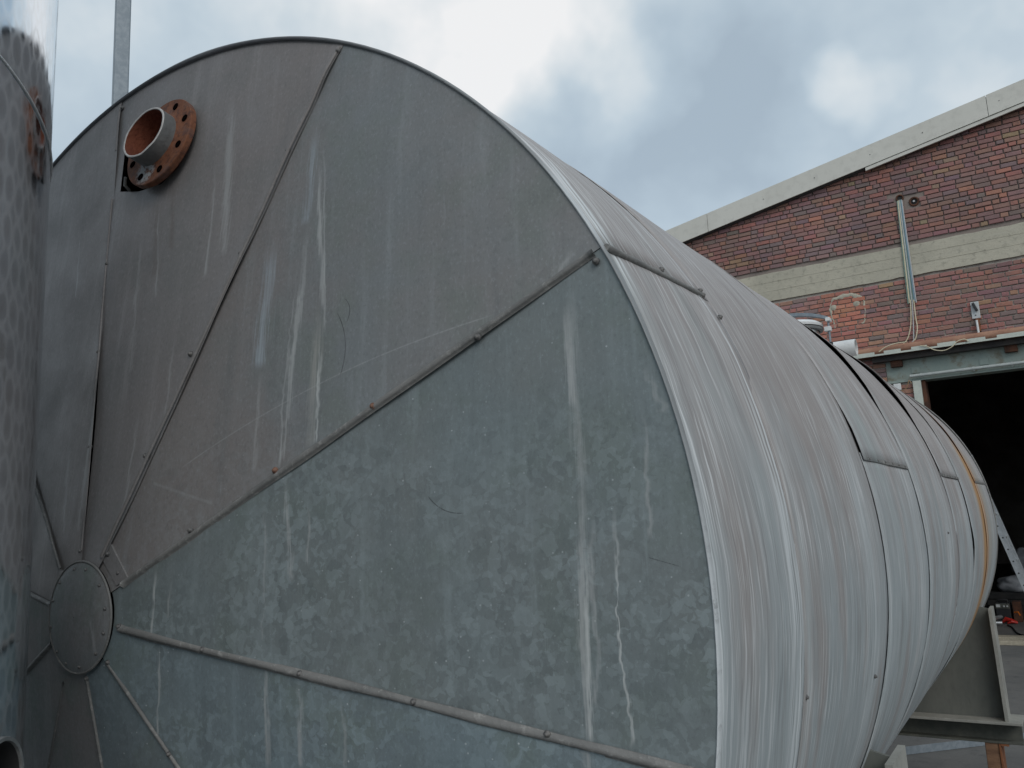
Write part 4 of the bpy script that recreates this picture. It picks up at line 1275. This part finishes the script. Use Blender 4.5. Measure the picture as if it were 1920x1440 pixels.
for i in range(seg):
    j = (i + 1) % seg
    for q_ in range(3): fr_.append((i * 4 + q_, j * 4 + q_, j * 4 + q_ + 1, i * 4 + q_ + 1))
raw('cut_edge', vr, fr_, M_cut, noz, True)
# bent tab and bolt at the lower corner of the opening
h1 = cone_hit(246, 358)
MB().tube([h1 + Vector((0, -.004, 0)), h1 + Vector((.004, -.018, .006)), h1 + Vector((.012, -.022, .022))], .0035, 8).build('bent_bolt', M_rib, tank, True)

# --- manway and vent on top
my0 = 4.22 * R
mc = Vector((.085 * R, my0, HC))
man = MB().lathe(mc, [(.165 * R, .95 * R), (.165 * R, 1.190 * R), (.172 * R, 1.195 * R)], 40).build('manway_neck', M_lid, tank, True)
MB().lathe(mc, [(.170 * R, 1.177 * R), (.188 * R, 1.180 * R), (.190 * R, 1.195 * R), (.172 * R, 1.197 * R)], 40, close=True).build('manway_collar', M_pipe, man, True)
MB().lathe(mc, [(.188 * R, 1.201 * R), (.192 * R, 1.215 * R), (.17 * R, 1.233 * R), (.09 * R, 1.245 * R), (.001, 1.249 * R)], 40).build('manway_lid', M_whitepaint, man, True)
MB().add(*(lambda pts: ([p + Vector((0, dy, dz)) for p in pts for dy in (-.03, .03) for dz in (0, .022)],
     [(i * 4 + a_, i * 4 + b_, i * 4 + 4 + b_, i * 4 + 4 + a_) for i in range(len(pts) - 1) for a_, b_ in ((0, 1), (1, 3), (3, 2), (2, 0))] + [(0, 2, 3, 1), (len(pts) * 4 - 4, len(pts) * 4 - 3, len(pts) * 4 - 1, len(pts) * 4 - 2)]))(
     [mc + Vector((t * .23 * R, 0, (1.287 - .055 * t * t) * R)) for t in [-1 + .2 * i for i in range(11)]])).build('clamp_bar', M_galv, man)
e = mc + Vector((.225 * R, 0, 0))
MB().box((e.x - .012, e.y - .034, HC + 1.222 * R), (e.x + .018, e.y + .034, HC + 1.244 * R)).build('clamp_end', M_whitepaint, man, bevel=.003)
MB().tube([(e.x, e.y, HC + 1.235 * R), (e.x, e.y, HC + 1.085 * R)], .008, 8).build('clamp_bolt', M_galv, man, True)
MB().box((e.x - .03, e.y - .02, HC + 1.165 * R), (e.x + .016, e.y + .02, HC + 1.192 * R)).build('clamp_lug', M_whitepaint, man, bevel=.003)
MB().lathe((e.x, e.y, HC + 1.085 * R), [(.001, -.014), (.017, -.014), (.017, .014), (.001, .014)], 6).build('clamp_nut', M_black, man)
vy = 4.52 * R
va = at_y(1552, 652, vy); vb = at_y(1606, 655, vy)
vb.z = va.z = (va.z + vb.z) / 2 - .005
ven = MB().lathe(va, [(.062, 0), (.062, (vb - va).length), (.056, (vb - va).length), (.056, .02), (.001, .02)], 28, (vb - va)).build('vent_pipe', M_whitepaint, tank, True)
MB().lathe(va, [(.06, -.028), (.085, -.028), (.085, -.004), (.06, -.004)], 28, (vb - va), True).build('vent_flange', M_whitepaint, ven, True)
MB().lathe(va, [(.02, -.062), (.082, -.060), (.082, -.034), (.02, -.034)], 28, (vb - va), True).build('vent_cap', M_pipe, ven, True)
vm_ = (va + vb) / 2
MB().tube([vm_ + Vector((-.03, 0, -.03)), Vector((vm_.x - .03, vy, HC + .95 * R))], .045, 16).build('vent_riser', M_galv, ven, True)

# --- saddles (welded to the tank), and the beams they stand on
def saddle(y0):
    y0 *= R
    zb = HC - .932 * R; zt = HC - .40 * R
    n = 40
    arc = []
    a0 = math.atan2(-.40, .913)
    for i in range(n + 1):
        a = a0 + (-math.pi - 2 * a0) * i / n
        arc.append((.992 * R * math.cos(a), HC + .992 * R * math.sin(a)))
    mb = MB()
    # web in vertical strips between the arc and the base plate
    pts = [(.968 * R, HC - .412 * R)] + arc + [(-.968 * R, HC - .412 * R)]
    vs = []; fs = []
    for x, zz_ in pts:
        for yy in (y0 - .006, y0 + .006): vs += [(x, yy, zz_), (x * .999, yy, zb)]
    for i in range(len(pts) - 1):
        b_ = i * 4; c_ = b_ + 4
        fs += [(b_, b_ + 1, c_ + 1, c_), (b_ + 2, c_ + 2, c_ + 3, b_ + 3), (b_, c_, c_ + 2, b_ + 2)]
    s_o = mb.add(vs, fs).build('saddle', M_saddle, tank)
    for s in (-1, 1):
        MB().add([(s * .968 * R, y0 - .10, zb), (s * .968 * R, y0 + .10, zb), (s * .960 * R, y0 + .10, HC - .405 * R), (s * .960 * R, y0 - .10, HC - .405 * R),
                  (s * .983 * R, y0 - .10, zb), (s * .983 * R, y0 + .10, zb), (s * .975 * R, y0 + .10, HC - .405 * R), (s * .975 * R, y0 - .10, HC - .405 * R)],
                 [(0, 1, 2, 3), (4, 7, 6, 5), (0, 4, 5, 1), (1, 5, 6, 2), (2, 6, 7, 3), (3, 7, 4, 0)]).build('side_flange', M_saddle_edge, s_o)
        MB().box((s * .50 * R - .005, y0 - .08, zb), (s * .50 * R + .005, y0 - .0065, HC - .93 * R + .04)).build('gusset', M_saddle, s_o)
    MB().box((-1.04 * R, y0 - .12, zb - .016), (1.04 * R, y0 + .12, zb - .0005)).build('base_plate', M_saddle_edge, s_o, bevel=.002)
    return zb - .016
zt1 = saddle(4.02)
zt2 = saddle(1.10)
def i_beam(name, label, x0, x1, y, ztop, hgt, wd, mat):
    t = thing(name, label, 'beam', ((x0 + x1) / 2, y, ztop - hgt))
    MB().box((x0, y - wd / 2, ztop - .012), (x1, y + wd / 2, ztop - .0005)).build('top_flange', mat, t, bevel=.002)
    MB().box((x0, y - wd / 2, ztop - hgt), (x1, y + wd / 2, ztop - hgt + .012)).build('bottom_flange', mat, t, bevel=.002)
    MB().box((x0 + .001, y - .005, ztop - hgt + .0125), (x1 - .001, y + .005, ztop - .0125)).build('web', mat, t)
    return t
BH = .118
i_beam('steel_beam', 'dull green steel beam under the rear saddle, resting on rusty blocks', -1.10 * R, 1.03 * R, 4.02 * R, zt1, BH, .12, M_beam)
i_beam('steel_beam', 'dull green steel beam under the front saddle, below the picture edge', -1.10 * R, 1.03 * R, 1.10 * R, zt2, BH, .12, M_beam)
zb_ = zt1 - BH
for i, (yy, lab) in enumerate(((4.02 * R, 'rear'), (1.10 * R, 'front'))):
    for s in (1, -1):
        if s == 1 and i == 0:
            x0 = at_y(1846, 1390, yy - .06).x; x1 = at_y(1872, 1390, yy - .06).x; x2 = at_y(1887, 1390, yy - .06).x
        else:
            x0, x1, x2 = (.86 * R, .93 * R, .96 * R) if s == 1 else (-.96 * R, -.90 * R, -.86 * R)
        side = 'right' if s == 1 else 'left'
        h1_ = zb_ * .40
        o = MB().box((x0, yy - .055, h1_ + .001), (x1 - .002, yy + .12, zb_ - .001), .002).build('timber_block', M_timber, None, bevel=.004)
        tag(o, 'reddish brown timber block under the %s end of the %s beam' % (side, lab), 'block')
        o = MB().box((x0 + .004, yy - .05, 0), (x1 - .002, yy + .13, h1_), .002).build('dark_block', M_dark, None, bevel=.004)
        tag(o, 'dark lower block beneath the %s %s timber block' % (lab, side), 'block')
        t = thing('rusty_channel', 'rusty steel channel offcut under the %s end of the %s beam' % (side, lab), 'channel', (x1, yy, 0))
        MB().box((x1, yy - .06, 0.012), (x1 + .010, yy + .14, zb_ - .001)).build('web', M_rust, t)
        MB().box((x1 + .0105, yy - .06, zb_ - .012), (x2 + .01, yy + .14, zb_ - .001)).build('flange', M_rust, t)
        MB().box((x1, yy - .06, 0), (x2 + .12, yy + .14, .0115)).build('foot_flange', M_rust, t)
# metal angle on the ground behind
a = at_z(1693, 1411, .02); c = at_z(1846, 1393, .02)
d = (c - a).normalized(); sdv = Vector((-d.y, d.x, 0))
t = thing('metal_angle', 'pale galvanised steel angle lying on the yard behind the tank saddle', 'angle bar', (a.x, a.y, 0))
MB().bar(Vector((a.x, a.y, .030)), Vector((c.x, c.y, .030)) + d * .5, .005, .056).build('upright_leg', M_galv, t)
MB().bar(Vector((a.x, a.y, .003)) + sdv * .032, Vector((c.x, c.y, .003)) + d * .5 + sdv * .032, .058, .005).build('flat_leg', M_galv, t)

# ------------------------------------------------------------------ stainless vertical tank at the left
TR = .80 * R
hx = rad(-62.42 - 32.0)
TA = TR / math.sin(rad(32.0))
tcx, tcy = CAM.x + TA * math.sin(hx), CAM.y + TA * math.cos(hx)
def mat_stainless():
    m, k, b = new_mat('circle_ground_stainless')
    uv = k.n('ShaderNodeUVMap', uv_map='UVMap').outputs[0]
    u, z, _ = k.sep(uv)
    sw = k.n('ShaderNodeTexNoise'); sw.inputs['Scale'].default_value = 9
    k.link(uv, sw.inputs['Vector'])
    v = k.vm('ADD', uv, k.vm('MULTIPLY', k.vm('SUBTRACT', sw.outputs['Color'], (.5, .5, .5)), (.02, .02, 0)))
    vo = k.n('ShaderNodeTexVoronoi', feature='SMOOTH_F1')
    vo.inputs['Scale'].default_value = 27; vo.inputs['Randomness'].default_value = .22; vo.inputs['Smoothness'].default_value = .5
    k.link(k.scale(v, (1, .7, 1)), vo.inputs['Vector'])
    d1 = vo.outputs['Distance']
    rnd = k.sep(vo.outputs['Color'])[0]
    arc = k.smooth(k.m('ABSOLUTE', k.m('SUBTRACT', d1, .46)), .16, .0)
    big = k.noise(uv, 2.5, 3, .6)
    col = k.mix(rnd, (.65, .715, .78, 1), (.71, .765, .82, 1))
    col = k.mix(k.m('MULTIPLY', arc, .4), col, (.90, .91, .93, 1))
    col = k.mix(k.m('MULTIPLY', k.smooth(d1, .34, .05), .35), col, (.54, .56, .59, 1))
    col = k.mix(k.m('MULTIPLY', k.smooth(big, .5, .75), .2), col, (.6, .61, .62, 1))
    rough = k.m('ADD', k.lin(rnd, 0, 1, .07, .12), k.m('MULTIPLY', arc, .07))
    fin(k, b, col, rough, k.m('SUBTRACT', 1.0, k.m('MULTIPLY', arc, .10)), d1, .05, .006)
    return m
M_inox = mat_stainless()
M_weld = simple('bright_weld', (.75, .76, .76), (.85, .85, .85), .35, .45, 60, .5)
st_t = thing('stainless_tank', 'upright stainless steel tank with circle ground finish at the left edge', 'tank', (tcx, tcy, 0))
weld_z = CAM.z + .4536 * (.774 / .848) * math.sqrt(TA * TA - TR * TR)
TOPZ = 3.4
vs, fs, uv = [], [], []
sgs = 120
zl = [.35 + (TOPZ - .35) * i / 24 for i in range(25)]
for zz_ in zl:
    for i in range(sgs + 1):
        a = 2 * math.pi * i / sgs
        wv = 1 + .0012 * noise.noise(Vector((math.cos(a) * 3, math.sin(a) * 3, zz_ * 2)))
        vs.append((tcx + TR * wv * math.cos(a), tcy + TR * wv * math.sin(a), zz_)); uv.append((a * TR, zz_))
for i in range(24):
    for j in range(sgs): fs.append((i * (sgs + 1) + j, i * (sgs + 1) + j + 1, (i + 1) * (sgs + 1) + j + 1, (i + 1) * (sgs + 1) + j))
raw('shell', vs, fs, M_inox, st_t, True, uv)
MB().lathe((tcx, tcy, TOPZ), [(TR, 0), (TR * .96, .06), (TR * .6, .16), (.001, .2)], 64).build('top_head', M_lid, st_t, True)
MB().lathe((tcx, tcy, .35), [(TR, 0), (TR * .96, -.05), (TR * .6, -.13), (.001, -.16)], 64).build('bottom_head', M_lid, st_t, True)
MB().tube([(tcx + (TR + .001) * math.cos(2 * math.pi * i / 180), tcy + (TR + .001) * math.sin(2 * math.pi * i / 180), weld_z + .002 * noise.noise(Vector((i * .35, 0, 0)))) for i in range(181)],
          .0016, 8, False).build('weld_seam', M_weld, st_t, True)
for i in range(3):
    a = rad(200 + 120 * i)
    x, y = tcx + TR * .8 * math.cos(a), tcy + TR * .8 * math.sin(a)
    MB().tube([(x, y, 0), (x, y, .36)], .035, 16).build('leg', M_inox if False else M_lid, st_t, True)
# outlet stub near the bottom edge of the picture
mpos = CAM + ray(2, 1478).normalized() * (.95 * R)
axd = Vector((mpos.x - tcx, mpos.y - tcy, 0)).normalized()
base_p = Vector((tcx, tcy, mpos.z)) + axd * (TR - .01)
ln = (mpos - base_p).dot(axd)
ob = MB().lathe(base_p, [(.052, 0), (.052, ln - .001), (.0515, ln), (.0475, ln), (.047, ln - .001), (.047, 0.004), (.001, .004)], 40, axd).build('outlet_stub', M_pipe, st_t, True)
MB().lathe(base_p, [(.0468, ln - .003), (.0468, .01), (.001, .01)], 40, axd).build('outlet_bore', M_dark, ob, True)

# ------------------------------------------------------------------ steel post behind the tank
c0 = ray(228, 95); hh_ = math.hypot(c0.x, c0.y)
pp = CAM + c0 * (4.8 * R / hh_)
pw = .046
pst = thing('steel_post', 'tall grey galvanised square steel post rising behind the tank', 'post', (pp.x, pp.y, 0))
yawp = math.atan2(c0.x, c0.y)
def rot2(x, y):
    ca_, sa_ = math.cos(-yawp + .12), math.sin(-yawp + .12)
    return pp.x + x * ca_ - y * sa_, pp.y + x * sa_ + y * ca_
mb = MB()
vs = [(*rot2(sx_ * pw, sy_ * pw), z_) for z_ in (0.013, 7.2) for sx_, sy_ in ((-1, -1), (1, -1), (1, 1), (-1, 1))]
mb.add(vs, [(0, 1, 5, 4), (1, 2, 6, 5), (2, 3, 7, 6), (3, 0, 4, 7), (4, 5, 6, 7)]).build('tube', M_galv, pst, bevel=.008)
MB().box((pp.x - .12, pp.y - .12, 0), (pp.x + .12, pp.y + .12, .0125)).build('base_plate', M_galv, pst)
MB().box((pp.x - .06, pp.y - .06, 7.2), (pp.x + .06, pp.y + .06, 7.22)).build('end_cap', M_galv, pst)
